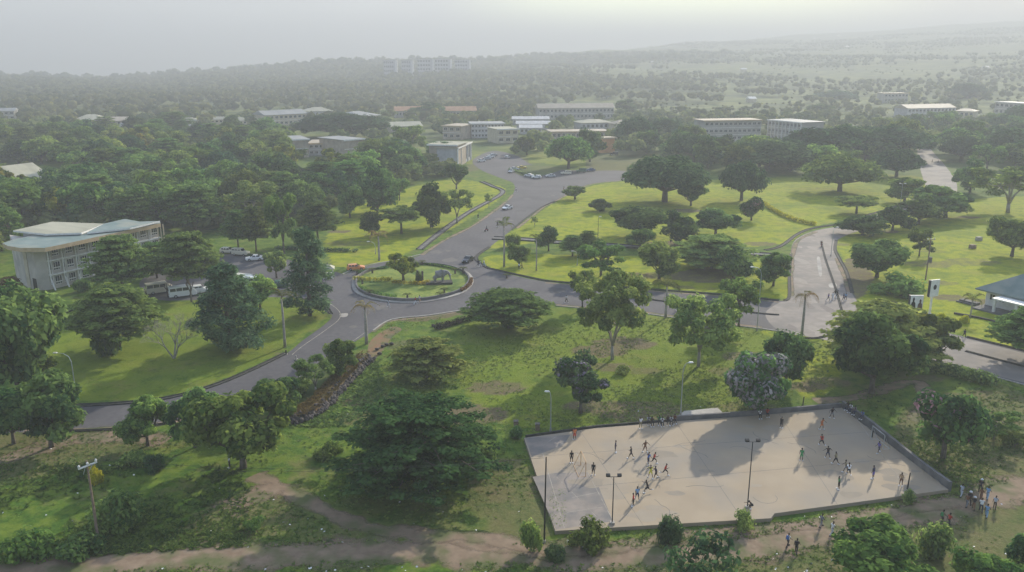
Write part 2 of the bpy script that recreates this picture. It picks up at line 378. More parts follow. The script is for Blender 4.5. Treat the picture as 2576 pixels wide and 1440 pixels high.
# dry and trodden ground of the front field
blob(1, [[(2380, 1280), (2600, 1230), (2700, 1500), (1900, 1500), (1900, 1400), (2200, 1330)], [(1180, 1180), (1320, 1160), (1390, 1340), (1200, 1340)],
         [(-100, 1090), (330, 1080), (380, 1130), (200, 1180), (-100, 1230)], [(1540, 1360), (1950, 1380), (1900, 1500), (1450, 1500)],
         [(520, 1270), (720, 1210), (830, 1290), (640, 1360), (420, 1380)], [(2330, 1000), (2600, 990), (2700, 1180), (2400, 1220), (2250, 1100)]], .55)
blob(1, [[(850, 1255), (1200, 1280), (1150, 1400), (700, 1400)]], .4)
blob(1, [[(1240, 392), (1310, 388), (1330, 412), (1260, 408)], [(1500, 380), (1620, 372), (1600, 432), (1480, 428)], [(1690, 690), (1780, 672), (1860, 690), (1820, 712), (1700, 706)], [(1180, 415), (1230, 400), (1205, 425), (1150, 440)], [(2120, 660), (2160, 650), (2200, 700), (2150, 760), (2125, 710)], [(1000, 800), (1170, 785), (1165, 792), (1040, 812)]], .75)
rg = np.random.default_rng(5)
for k in range(70):
    u = rg.uniform(850, 2576); v = rg.uniform(470, 1050); x, y = U(u, v); r = rg.uniform(1.2, 4.5)
    cov[:, 1] = np.maximum(cov[:, 1], np.where(((V[:, 0]-x)/1.6)**2+(V[:, 1]-y)**2 < r*r, rg.uniform(.4, .8), 0))
cov[:, 3] = np.clip((dist-330)/180, 0, 1)
wd = inside(V[:, 0], V[:, 1], [U(*q) for q in [(-80, 420), (-80, 690), (20, 640), (180, 605), (330, 592), (430, 582), (520, 590), (700, 560), (830, 540), (900, 500), (1010, 470), (1130, 445), (1180, 430), (1080, 418), (1000, 400), (930, 405), (720, 400), (700, 355), (620, 345), (330, 345), (-80, 345)]])
cov[wd] = 0
me = np_mesh('ground', V, [F], [ground_material()], smooth=True)
ca = me.color_attributes.new('cover', 'FLOAT_COLOR', 'POINT'); ca.data.foreach_set('color', cov.ravel())
link('ground', me, kind='structure')
GM = me.materials[0]

# dirt tracks: sheets whose ragged rims grade into the grass
def track_material():
    m = noisy('dirt_track', (.175, .122, .080), (.245, .180, .122), .9, 1, c3=(.090, .105, .035), sc2=.3, bump=.3)
    n = m.node_tree; b = n.nodes['Principled BSDF']
    at = n.nodes.new('ShaderNodeAttribute'); at.attribute_name = 'rim'
    no = n.nodes.new('ShaderNodeTexNoise'); no.inputs['Scale'].default_value = .45; no.inputs['Detail'].default_value = 8; no.inputs['Roughness'].default_value = .75
    ge = n.nodes.new('ShaderNodeNewGeometry'); n.links.new(ge.outputs['Position'], no.inputs['Vector'])
    ad = n.nodes.new('ShaderNodeMath'); ad.operation = 'ADD'; n.links.new(at.outputs['Fac'], ad.inputs[0]); n.links.new(no.outputs['Fac'], ad.inputs[1])
    mr = n.nodes.new('ShaderNodeMapRange'); mr.inputs[1].default_value = .60; mr.inputs[2].default_value = .86; n.links.new(ad.outputs[0], mr.inputs[0])
    tr = n.nodes.new('ShaderNodeBsdfTransparent'); mx = n.nodes.new('ShaderNodeMixShader')
    n.links.new(mr.outputs[0], mx.inputs[0]); n.links.new(b.outputs[0], mx.inputs[1]); n.links.new(tr.outputs[0], mx.inputs[2])
    n.links.new(mx.outputs[0], n.nodes['Material Output'].inputs[0])
    return m
TM = track_material()
def track(name, P, width, z=.006):
    P = G(P, 8); N = offsets(P); V = []; rim = []; F = []
    ks = [-1.25, -1, -.6, -.25, .25, .6, 1, 1.25]
    for i, ((x, y), (a, b)) in enumerate(zip(P, N)):
        w = width*(1+.18*math.sin(i*.7)+.1*math.sin(i*1.9))
        for k in ks: V.append((x+a*w*k, y+b*w*k, z)); rim.append(min(1, abs(k)/1.25)**2*.75)
    n = len(ks)
    for i in range(len(P)-1):
        for k in range(n-1): F.append((i*n+k, (i+1)*n+k, (i+1)*n+k+1, i*n+k+1)[::-1])
    me = bpy.data.meshes.new(name); me.from_pydata(V, [], F); me.materials.append(TM)
    a = me.attributes.new('rim', 'FLOAT', 'POINT'); a.data.foreach_set('value', rim); me.update()
    return link(name, me, kind='structure')
track('dirt_path', [(-60, 1450), (200, 1425), (450, 1405), (700, 1398), (1000, 1388), (1250, 1392), (1450, 1400), (1700, 1396), (1900, 1375), (2100, 1335), (2300, 1295), (2450, 1262), (2600, 1215), (2800, 1170)], 3.7)
track('dirt_path', [(640, 1195), (720, 1235), (830, 1290), (940, 1330), (1080, 1345), (1250, 1375), (1400, 1395)], 1.7, .010)
track('dirt_path', [(1040, 1350), (1200, 1352), (1400, 1385), (1600, 1370), (1750, 1345), (1950, 1330), (2150, 1305), (2400, 1262)], 1.6, .014)
track('dirt_path', [(560, 1290), (640, 1250), (700, 1225)], 2.6, .018)
track('dirt_path', [(-120, 1205), (60, 1140), (200, 1105), (330, 1100), (420, 1110)], 2.6, .006)
track('dirt_path', [(2050, 1010), (2150, 1000), (2300, 960), (2330, 1010), (2300, 1060)], 1.6, .006)

# ------------------------------------------------------------------ roads
ROAD = [(-350, 1100), (60, 1088), (215, 1082), (330, 1076), (440, 1062), (560, 1035), (650, 1000), (750, 952), (830, 905), (880, 868), (938, 834), (985, 806), (1080, 795), (1172, 781), (1280, 772), (1396, 768), (1500, 777), (1615, 787), (1750, 806), (1917, 826), (2049, 851), (2150, 868), (2356, 912), (2576, 967), (2900, 1050),
        (2900, 965), (2576, 884), (2431, 849), (2300, 818), (2170, 780), (2142, 736), (2060, 745), (1985, 758), (1829, 745), (1600, 728), (1371, 709), (1248, 681), (1220, 671), (1198, 648), (1232, 622), (1288, 578), (1326, 548), (1363, 522), (1396, 507), (1477, 465), (1565, 455), (1600, 440), (1560, 430), (1480, 430), (1400, 426), (1335, 414), (1300, 392), (1240, 380), (1190, 402), (1205, 425), (1250, 445), (1292, 462), (1290, 490), (1273, 507), (1197, 563), (1120, 603), (1061, 641), (1000, 656), (950, 664), (900, 677), (862, 692), (800, 716), (792, 748), (822, 775), (836, 795), (815, 818), (760, 858), (720, 890), (620, 938), (530, 974), (430, 1001), (330, 1014), (215, 1021), (100, 1020), (-350, 1012)]
road_w = spline([U(*q) for q in ROAD], 4, True)
sheet('road', road_w, .008, M['asph'])
park_w = G([(360, 700), (480, 662), (560, 640), (660, 640), (730, 655), (800, 682), (862, 690), (850, 745), (836, 792), (800, 770), (760, 752), (640, 748), (420, 757), (365, 738)], 3, True)
sheet('car_park', park_w, .004, M['asph'])
UPR = [(1984, 752), (1984, 686), (1988, 640), (2002, 603), (2054, 580), (2129, 567), (2180, 549), (2255, 525), (2306, 504), (2331, 485), (2323, 452), (2312, 415), (2308, 375), (2316, 352), (2330, 352), (2345, 380), (2372, 410), (2396, 442), (2408, 470), (2395, 495), (2300, 530), (2225, 560), (2170, 578), (2129, 593), (2104, 607), (2100, 628), (2110, 650), (2129, 686), (2142, 736), (2175, 785), (2200, 840), (2120, 862), (2049, 850), (1960, 832), (1925, 790), (1960, 762)]
up_w = G(UPR, 4, True)
sheet('concrete_road', up_w, .012, M['asph2'])
sheet('concrete_road', G([(2160, 860), (2300, 824), (2431, 853), (2576, 889), (2900, 972), (2900, 1040), (2576, 963), (2356, 908), (2200, 872)], 3, True), .013, M['asph2'])
# paler scuffed patches of the concrete road
for P in ([(2055, 650), (2063, 650), (2068, 690), (2060, 692)], [(2085, 715), (2102, 713), (2104, 722), (2088, 724)]):
    sheet('road_patch', G(P, 3, True), .017, M['conc'])
sheet('road_patch', G([(855, 790), (875, 789), (872, 797), (858, 798)], 3, True), .013, M['conc'])
sheet('road_patch', G([(2085, 812), (2112, 808), (2120, 816), (2095, 820)], 3, True), .017, M['conc'])
# drains and kerbs along the edges
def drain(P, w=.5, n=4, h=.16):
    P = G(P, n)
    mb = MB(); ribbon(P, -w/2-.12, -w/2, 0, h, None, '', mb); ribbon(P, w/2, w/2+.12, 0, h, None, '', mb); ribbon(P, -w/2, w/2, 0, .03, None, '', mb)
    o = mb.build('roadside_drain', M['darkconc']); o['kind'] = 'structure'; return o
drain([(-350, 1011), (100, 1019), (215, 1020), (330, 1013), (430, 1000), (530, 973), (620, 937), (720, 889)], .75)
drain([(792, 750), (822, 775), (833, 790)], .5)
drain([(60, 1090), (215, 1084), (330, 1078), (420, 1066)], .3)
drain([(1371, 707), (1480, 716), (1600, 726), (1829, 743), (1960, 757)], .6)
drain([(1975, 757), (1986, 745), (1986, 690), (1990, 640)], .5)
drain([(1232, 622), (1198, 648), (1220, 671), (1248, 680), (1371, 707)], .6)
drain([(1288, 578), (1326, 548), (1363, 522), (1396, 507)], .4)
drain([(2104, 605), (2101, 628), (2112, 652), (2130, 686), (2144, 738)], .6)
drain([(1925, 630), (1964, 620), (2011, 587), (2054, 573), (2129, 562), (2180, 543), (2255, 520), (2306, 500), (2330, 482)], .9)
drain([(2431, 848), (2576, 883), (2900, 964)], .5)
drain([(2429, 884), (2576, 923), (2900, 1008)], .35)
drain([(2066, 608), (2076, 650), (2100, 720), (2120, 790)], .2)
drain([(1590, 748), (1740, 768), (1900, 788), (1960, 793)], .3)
drain([(2010, 850), (2050, 852), (2085, 845)], .4)
def kerb(P, w=.3, h=.13, m='conc', n=4):
    o = ribbon(G(P, n), -w/2, w/2, 0, h, M[m], 'kerb'); o['kind'] = 'structure'; return o
kerb([(862, 690), (900, 675), (950, 663), (1000, 655), (1058, 641)], .35)
kerb([(938, 833), (985, 805), (1080, 794), (1172, 780)], .3)
kerb([(1396, 770), (1500, 779), (1615, 789), (1750, 808), (1917, 828), (2000, 843)], .25)
kerb([(2500, 948), (2576, 969), (2900, 1052)], .25)
# footpaths with a dark rim either side
def footpath(P, w, m='greyconc'):
    P = G(P, 5); o = ribbon(P, -w/2, w/2, 0, .1, M[m], 'footpath'); o['kind'] = 'structure'
    mb = MB(); ribbon(P, -w/2-.35, -w/2, 0, .3, None, '', mb); ribbon(P, w/2, w/2+.35, 0, .3, None, '', mb)
    o = mb.build('path_kerb', M['darkconc']); o['kind'] = 'structure'
footpath([(1056, 628), (1100, 592), (1180, 535), (1264, 487), (1240, 470), (1212, 458)], 1.3, 'greyconc')
footpath([(1240, 600), (1330, 604), (1410, 611), (1510, 616), (1620, 624), (1716, 632), (1900, 640), (1966, 645)], 3.0, 'greyconc')
0 and footpath([(2066, 612), (2082, 612), (2092, 648), (2118, 700), (2138, 752)], 2.0, 'asph2')
# worn white edge line on the bend
for P in ([(1055, 752), (940, 735)], [(790, 742), (845, 775), (855, 800), (820, 830), (760, 872), (735, 893)], [(875, 868), (925, 832)]):
    if P[0][0] != 1055: o = ribbon(G(P, 5), -.07, .07, .008, .013, M['paintline'], 'road_marking'); o['kind'] = 'structure'

PM = [noisy('tar_patch', (.055, .053, .056), (.075, .072, .076), 1, .9), noisy('dust_patch', (.11, .10, .095), (.13, .12, .11), 1, .95), noisy('worn_patch', (.085, .08, .082), (.105, .1, .1), 1, .95)]
PM2 = [noisy('dark_dust_patch', (.15, .13, .115), (.18, .155, .14), 1, .95), noisy('pale_dust_patch', (.24, .21, .18), (.28, .245, .21), 1, .95)]
def verge(P, w, z):
    o = track('dirt_verge', P, w, z)
verge([(938, 836), (985, 808), (1080, 797), (1172, 783), (1280, 774)], .55, .017)
verge([(1396, 767), (1500, 776), (1615, 785), (1750, 804), (1917, 824)], .6, .017)
verge([(1371, 712), (1480, 720), (1600, 730), (1829, 747), (1960, 761)], .5, .017)
verge([(1300, 575), (1340, 544), (1370, 520), (1400, 505), (1480, 466), (1560, 455)], .7, .017)
verge([(1061, 642), (1120, 604), (1197, 564), (1273, 508), (1290, 490)], .8, .017)
verge([(60, 1086), (215, 1081), (330, 1075), (440, 1061), (560, 1034), (650, 999)], .8, .017)
verge([(1990, 745), (1990, 690), (1994, 645), (2008, 606), (2054, 583)], .8, .019)
verge([(2136, 735), (2122, 690), (2104, 650)], .8, .019)
rp = random.Random(8); k = 0
while k < 42:      # patches and stains worn into the asphalt
    u, v = rp.uniform(250, 2100), rp.uniform(430, 1060); x, y = U(u, v); r0 = rp.uniform(.4, 1.5); n = 9
    P = [(x+math.cos(6.28*q/n)*r0*rp.uniform(.6, 1.2)*1.4, y+math.sin(6.28*q/n)*r0*rp.uniform(.6, 1.3)*1.6) for q in range(n)]
    if not all(inside(np.array([p[0]]), np.array([p[1]]), road_w)[0] and not inside(np.array([p[0]]), np.array([p[1]]), up_w)[0] for p in P): continue
    sheet('road_patch', spline(P, 3, True), .0095+k*.00005, PM[k % 3]); k += 1
k = 0
while k < 16:
    u, v = rp.uniform(1980, 2140), rp.uniform(575, 850); x, y = U(u, v); r0 = rp.uniform(.5, 1.6); n = 9
    P = [(x+math.cos(6.28*q/n)*r0*rp.uniform(.6, 1.2), y+math.sin(6.28*q/n)*r0*rp.uniform(.6, 1.3)*2.2) for q in range(n)]
    if not all(inside(np.array([p[0]]), np.array([p[1]]), up_w)[0] for p in P): continue
    sheet('road_patch', spline(P, 3, True), .0125+k*.00005, PM2[k % 2]); k += 1
# tyre darkened lanes
M['lane'] = noisy('tyre_darkened_lane', (.072, .070, .072), (.10, .098, .098), .8, .9)

# ------------------------------------------------------------------ plants
def ico(sub=1):
    b = bmesh.new(); bmesh.ops.create_icosphere(b, subdivisions=sub, radius=1)
    v = np.array([p.co[:] for p in b.verts]); f = np.array([[q.index for q in t.verts] for t in b.faces]); b.free(); return v, f
ICO1, ICO2 = ico(1), ico(2)
def unit(a): return a/np.maximum(np.linalg.norm(a, axis=1, keepdims=True), 1e-9)
def leaves(rng, C, Nn, size, aspect=.55):
    """rhombic leaves at C facing Nn"""
    n = unit(Nn); t = unit(np.cross(n, rng.normal(size=n.shape))); b = np.cross(n, t); s = size[:, None]
    V = np.stack([C+t*s*.62, C+b*s*aspect*.62, C-t*s*.62, C-b*s*aspect*.62], 1).reshape(-1, 3)
    return V, np.arange(len(C)*4).reshape(-1, 4)
def foliage(rng, clumps, per, size, core=.7, spread=.45, up=.5, aspect=.55, shell=(.65, 1.4)):
    """clumps: list of (centre, radii, tint). Returns V, quads, tris, tint"""
    C = np.array([c[0] for c in clumps], float); R = np.array([c[1] for c in clumps], float); T = np.array([c[2] for c in clumps], float)
    N = len(C)*per; k = np.repeat(np.arange(len(C)), per)
    d = unit(rng.normal(size=(N, 3))); r = rng.uniform(shell[0], shell[1], (N, 1))
    P = C[k]+d*R[k]*r
    nn = d+np.array([0, 0, up])+rng.normal(size=(N, 3))*spread
    sz = size*1.2*rng.uniform(.55, 1.5, N)
    V, Q = leaves(rng, P, nn, sz, aspect)
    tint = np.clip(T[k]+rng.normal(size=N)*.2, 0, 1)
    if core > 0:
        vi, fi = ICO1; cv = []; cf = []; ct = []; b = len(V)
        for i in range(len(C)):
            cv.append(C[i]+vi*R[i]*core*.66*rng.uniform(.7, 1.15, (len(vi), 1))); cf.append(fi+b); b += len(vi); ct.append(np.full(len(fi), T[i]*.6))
        return np.concatenate([V]+cv), Q, np.concatenate(cf), np.concatenate([tint]+ct)
    return V, Q, np.zeros((0, 3), int), tint
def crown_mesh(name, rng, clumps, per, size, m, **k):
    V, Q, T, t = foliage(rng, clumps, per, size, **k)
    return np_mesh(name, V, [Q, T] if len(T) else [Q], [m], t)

def limbs(mb, base, r, targets, n=5, sag=.15):
    b = Vector(base)
    for t in targets:
        t = Vector(t); mid = b.lerp(t, .5)+Vector((0, 0, -sag*(t-b).length))
        mb.tube([b, mid, t], [r, r*.6, r*.2], n)
PROTO = {}    # kind -> list of (width, height, [(part, mesh)])
def reg(kind, w, h, parts):
    me = next((m for n, m in parts if n in ('crown', 'foliage')), None)
    if me:
        c = np.empty(len(me.vertices)*3, np.float32); me.vertices.foreach_get('co', c); c = c.reshape(-1, 3)
        w = 2*float(np.percentile(np.abs(c[:, 0]), 98.5)+np.percentile(np.abs(c[:, 1]), 98.5))/2; h = float(np.percentile(c[:, 2], 99.3))
    PROTO.setdefault(kind, []).append((w, h, parts))
def trunk_pts(h, lean=0.0, rr=None): return [(0, 0, -.1), (lean*.2, 0, h*.5), (lean*.5, lean*.2, h)]

def round_tree(kind, lm, seed, n=26, per=230, size=.36, clr=1.35, rx=2.7, rz=2.2, zc=4.7, th=1.9, core=.72, bark='bark', extra=None, up=.5):
    rng = np.random.default_rng(seed); cl = []
    nl = rng.integers(3, 6); a0 = rng.uniform(0, 6.28); zc -= .95; n = int(n*1.5); per = int(per*.72); th = min(th, 1.5)
    lobes = [(np.array([rx*.42*math.cos(a0+6.28*k/nl)*rng.uniform(.5, 1.2), rx*.42*math.sin(a0+6.28*k/nl)*rng.uniform(.5, 1.2), zc+rng.uniform(-.5, .5)*rz]), rng.uniform(.55, .82)) for k in range(nl)]
    for i in range(n):
        d = unit(rng.normal(size=(1, 3)))[0]; rr = rng.uniform(.5, 1.0)**.6; lc, lr = lobes[i % nl]
        c = lc+np.array([d[0]*rx, d[1]*rx, d[2]*rz])*lr*rr; s = clr*rng.uniform(.34, .82)
        cl.append((c, (s, s, s*.75), .48+rng.uniform(-.42, .42)))
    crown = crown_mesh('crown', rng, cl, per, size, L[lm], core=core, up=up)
    mb = MB(); mb.tube(trunk_pts(th, rng.uniform(-.4, .4)), [.26, .2, .17], 7)
    limbs(mb, (0, 0, th*.85), .13, [c[0] for c in cl[:7]])
    parts = [('trunk', mb.mesh('trunk', M[bark], True)), ('crown', crown)]
    if extra:
        fr = rng.choice(len(cl), int(len(cl)*extra[2]), replace=False)
        parts.append(('blossoms', crown_mesh('blossoms', rng, [(cl[i][0], np.array(cl[i][1])*1.06, .5) for i in fr], extra[1], size*.8, L[extra[0]], core=0, shell=(.95, 1.15))))
    reg(kind, 2*(rx+clr*.75), zc+rz+clr*.5, parts)
for s in range(4):
    round_tree('mango', 'mango', 10+s, n=30, per=210)
    round_tree('green', 'green', 20+s, n=24, per=210, clr=1.25)
for s in range(2):
    round_tree('dense', 'mango', 30+s, n=34, per=380, size=.30, clr=1.2, rx=2.9, rz=2.5, zc=4.6, th=2.0)
    round_tree('greenfine', 'green', 35+s, n=30, per=380, size=.28, clr=1.1, rx=2.8, rz=2.2, zc=4.4, th=2.0)
    round_tree('flower_lilac', 'dark', 40+s, n=26, per=240, size=.30, clr=1.15, rx=2.3, rz=2.3, zc=4.8, extra=('purple', 70, .5))
    round_tree('yellowish', 'light', 45+s, n=18, per=200, size=.3, clr=1.05, rx=2.4, rz=1.6, zc=4.2)
round_tree('flower_white', 'mango', 50, n=30, per=240, size=.30, clr=1.15, rx=2.6, rz=2.6, zc=4.3, th=1.6, extra=('palewhite', 190, .95))
round_tree('flower_pink', 'mango', 51, n=26, per=240, size=.30, clr=1.15, rx=2.5, rz=2.1, zc=4.2, extra=('pink', 80, .3))
round_tree('treeyellow', 'yellow2', 53, n=18, per=210, size=.3, clr=1.05, rx=2.4, rz=1.7, zc=4.2)
round_tree('russet', 'brown', 52, n=16, per=160, size=.3, clr=1.0, rx=2.0, rz=1.6, zc=3.4)
# airy trees: few separate tufts on bare forks
def airy_tree(kind, lm, seed, n=26, per=120, bark='bark_pale', rx=3.6, zr=(4.2, 8.3), forks=4, size=.34):
    rng = np.random.default_rng(seed); cl = []
    for i in range(n):
        a = rng.uniform(0, 2*math.pi); r = rx*math.sqrt(rng.uniform(.02, 1)); z = rng.uniform(*zr)-(r/rx)**2*1.0
        s = rng.uniform(.55, 1.0); cl.append((np.array([r*math.cos(a), r*math.sin(a), z]), (s, s, s*.6), rng.uniform(.25, .8)))
    crown = crown_mesh('crown', rng, cl, per, size, L[lm], core=.45, up=.9)
    mb = MB(); mb.tube([(0, 0, -.1), (.05, 0, 1.6)], [.24, .19], 7)
    for k in range(forks):
        a = 2*math.pi*k/forks+rng.uniform(-.4, .4); e = Vector((1.3*math.cos(a), 1.3*math.sin(a), 4.4))
        mb.tube([(0, 0, 1.5), (.45*math.cos(a), .45*math.sin(a), 3.0), e], [.15, .12, .09], 6)
        near = sorted(cl, key=lambda c: (Vector(c[0])-e).length)[:n//forks+1]
        limbs(mb, e, .07, [c[0] for c in near], 4, .08)
    reg(kind, 2*rx+1.2, zr[1]+.6, [('trunk', mb.mesh('trunk', M[bark], True)), ('crown', crown)])
for s in range(3): airy_tree('airy', 'light', 60+s)
airy_tree('airybig', 'light', 66, n=48, per=190, rx=4.2, zr=(4.8, 9.4), forks=5, size=.32)
airy_tree('airybig', 'light', 67, n=52, per=190, rx=4.4, zr=(3.6, 7.6), forks=4, size=.32)
airy_tree('olive', 'green', 69, n=34, per=130, rx=3.4, zr=(3.0, 7.6), forks=4, bark='bark')
# layered trees
def tier_tree(kind, lm, seed, layers=7, R=4.6, H=8.4, z0=2.9, nb=9, per=30, size=.36, cl=5, flat=1.1, top=.38, thin=.8):
    rng = np.random.default_rng(seed); C = []; mb = MB(); mb.tube([(0, 0, -.1), (0, 0, H*.5), (.1, 0, H*.96)], [.25*R/4.6, .17*R/4.6, .04], 7)
    for l in range(layers):
        f = l/(layers-1); z = z0+(H-z0-.3)*f; r = R*(1-(1-top)*f**2.2)*rng.uniform(.85, 1.08)*(0.8 if l == 0 else 1)
        n = nb if f < .7 else max(5, nb-3); a0 = rng.uniform(0, 6.28)
        for b in range(n):
            a = a0+2*math.pi*b/n+rng.uniform(-.2, .2); rr = r*rng.uniform(.75, 1.1); rise = rng.uniform(.02, .16)
            P = []
            for k in range(1, cl+1):
                q = k/cl; x = rr*q; zz = z+rise*x-(.05*x*x/max(R, 1))*flat*1.5
                off = rng.normal()*.16*rr*q
                p = np.array([x*math.cos(a)-off*math.sin(a), x*math.sin(a)+off*math.cos(a), zz+rng.normal()*.08]); P.append(p)
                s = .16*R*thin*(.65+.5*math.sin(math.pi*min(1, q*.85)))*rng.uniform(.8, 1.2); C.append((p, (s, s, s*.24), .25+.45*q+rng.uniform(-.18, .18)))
            mb.tube([(0, 0, z-.2), tuple(P[len(P)//2]-np.array([0, 0, .08])), tuple(P[-1])], [.07*R/4.6, .045*R/4.6, .012], 4, cap=False)
    crown = crown_mesh('crown', rng, C, per, size, L[lm], core=.5, up=1.6, spread=.5)
    reg(kind, 2.1*R, H, [('trunk', mb.mesh('trunk', M['bark'], True)), ('crown', crown)])
for s in range(3): tier_tree('tier', 'tier', 80+s)
for s in range(2): tier_tree('tierlight', 'light', 90+s, layers=6, R=4.8, H=6.6, z0=1.6, flat=.7)
tier_tree('tierbig', 'deep', 95, layers=8, R=9.0, H=11.5, z0=2.2, nb=10, per=44, size=.34, cl=9, flat=1.1, top=.5, thin=.52)
tier_tree('tiermid', 'tier', 96, layers=8, R=5.6, H=8.6, z0=3.2, nb=11, per=44, size=.33, cl=6, top=.38)
tier_tree('tiermid', 'tier', 97, layers=8, R=5.6, H=9.4, z0=3.4, nb=11, per=44, size=.33, cl=6, top=.42)
tier_tree('flat', 'green', 98, layers=3, R=4.5, H=4.6, z0=2.9, nb=11, per=40, size=.36, cl=5, flat=.5, top=.7)
# conifer-like trees
def needle_tree(kind, seed, H=14., R=3.9, n=120, per=70, size=.42, z0=1.6):
    rng = np.random.default_rng(seed); C = []; mb = MB(); mb.tube([(0, 0, -.1), (.1, 0, H*.5), (0, 0, H*.97)], [.3, .2, .04], 7)
    for i in range(n):
        f = rng.uniform(0, 1)**.9; z = z0+(H-z0)*f; rm = R*((1-f)**.75*.95+.08)*min(1, .45+f*3); a = rng.uniform(0, 6.28); r = rm*rng.uniform(.35, 1.08)
        p = np.array([r*math.cos(a), r*math.sin(a), z-.1*r]); C.append((p, (.75, .75, .5), rng.uniform(.2, .75)))
        if i % 2 == 0: mb.tube([(0, 0, max(.5, z-.6)), tuple(p)], [.06, .015], 4, cap=False)
    reg(kind, 2*R+.8, H, [('trunk', mb.mesh('trunk', M['bark'], True)), ('crown', crown_mesh('crown', rng, C, per, size, L['needle'], core=.45, up=.9, aspect=.28))])
for s in range(2): needle_tree('needle', 110+s)
needle_tree('needlewide', 113, H=11, R=5.0, n=150, z0=1.0)
# broad rain trees
def rain_tree(kind, lm, seed, n=62, per=150, size=.62, R=9., H=11.):
    rng = np.random.default_rng(seed); C = []
    for i in range(n):
        a = rng.uniform(0, 6.28); q = math.sqrt(rng.uniform(0, 1)); r = (R-1.6)*q; z = H-2.0-(q**2.4)*H*.36+rng.normal()*.35
        s = rng.uniform(1.4, 2.3); C.append((np.array([r*math.cos(a), r*math.sin(a), z]), (s, s, s*.62), rng.uniform(.15, .7)))
    for i in range(n//3):
        a = rng.uniform(0, 6.28); r = (R-2.2)*rng.uniform(.3, .95); s = rng.uniform(1.2, 1.8)
        C.append((np.array([r*math.cos(a), r*math.sin(a), H*.45+rng.uniform(-.5, 1)]), (s, s, s*.6), rng.uniform(.1, .4)))
    mb = MB(); mb.tube([(0, 0, -.2), (.1, 0, 2.6)], [.65, .5], 8)
    limbs(mb, (0, 0, 2.4), .32, [tuple(c[0]-np.array([0, 0, .4])) for c in C[:14]], 5, .05)
    reg(kind, 2*R+.6, H, [('trunk', mb.mesh('trunk', M['bark'], True)), ('crown', crown_mesh('crown', rng, C, per, size, L[lm], core=.75, up=.8))])
for s in range(3): rain_tree('rain', 'dark', 120+s)
for s in range(2): rain_tree('rainlight', 'green', 125+s, n=50)
# bare tree
def bare_tree(kind, seed, H=6.5, R=4.):
    rr = random.Random(seed); mb = MB()
    def grow(p, d, l, r, k):
        q = p+d*l; mid = p+d*l*.5+Vector((rr.uniform(-.1, .1), rr.uniform(-.1, .1), 0))*l*.3
        mb.tube([p, mid, q], [r, r*.85, r*.62], 5 if r > .05 else 3, cap=False)
        if k == 0: return
        for _ in range(3 if k > 1 else 4):
            e = (d+Vector((rr.uniform(-1, 1), rr.uniform(-1, 1), rr.uniform(-.35, .55)))*.75).normalized(); grow(q, e, l*rr.uniform(.6, .82), r*.55, k-1)
    for a in (.3, 2.3, 4.4): grow(Vector((0, 0, -.1)), Vector((math.cos(a)*.45, math.sin(a)*.45, 1)).normalized(), 2.1, .14, 5)
    xs_ = [v[0] for v in mb.v]; zs_ = [v[2] for v in mb.v]
    reg(kind, max(xs_)-min(xs_), max(zs_), [('trunk', mb.mesh('trunk', M['bark_pale'], True))])
bare_tree('bare', 5)
# shrubs
def shrub(kind, lm, seed, n=12, per=170, size=.2, R=1.5, H=1.9, extra=None, core=.75, asp=.5):
    rng = np.random.default_rng(seed); C = []
    for i in range(n):
        a = rng.uniform(0, 6.28); r = R*.75*math.sqrt(rng.uniform(0, 1)); s = rng.uniform(.4, .7); z = (H-s)*rng.uniform(.25, 1)*(1-.35*(r/R)**2)
        C.append((np.array([r*math.cos(a), r*math.sin(a), z]), (s, s, s*.8), rng.uniform(.25, .75)))
    mb = MB(); limbs(mb, (0, 0, -.05), .05, [c[0] for c in C[:6]], 4, .05)
    reg(kind, 2*R, H+.1, [('stem', mb.mesh('stem', M['bark'])), ('foliage', crown_mesh('foliage', rng, C, per, size, L[lm], core=core, aspect=asp))])
for s in range(3): shrub('shrub', 'green', 140+s)
shrub('sapling', 'dark', 68, n=11, per=120, size=.22, R=2.2, H=3.4, core=.3)
shrub('shrubdark', 'mango', 144, n=16); shrub('shrubgrey', 'dark', 145, n=16, per=120, size=.34, asp=.25); shrub('shrubyellow', 'yellow', 146, n=10, R=1.0, H=1.4)
shrub('shrubpale', 'light', 147, n=14, core=.4, per=110); shrub('shrublight', 'light', 148, n=16, R=1.7, H=2.2)

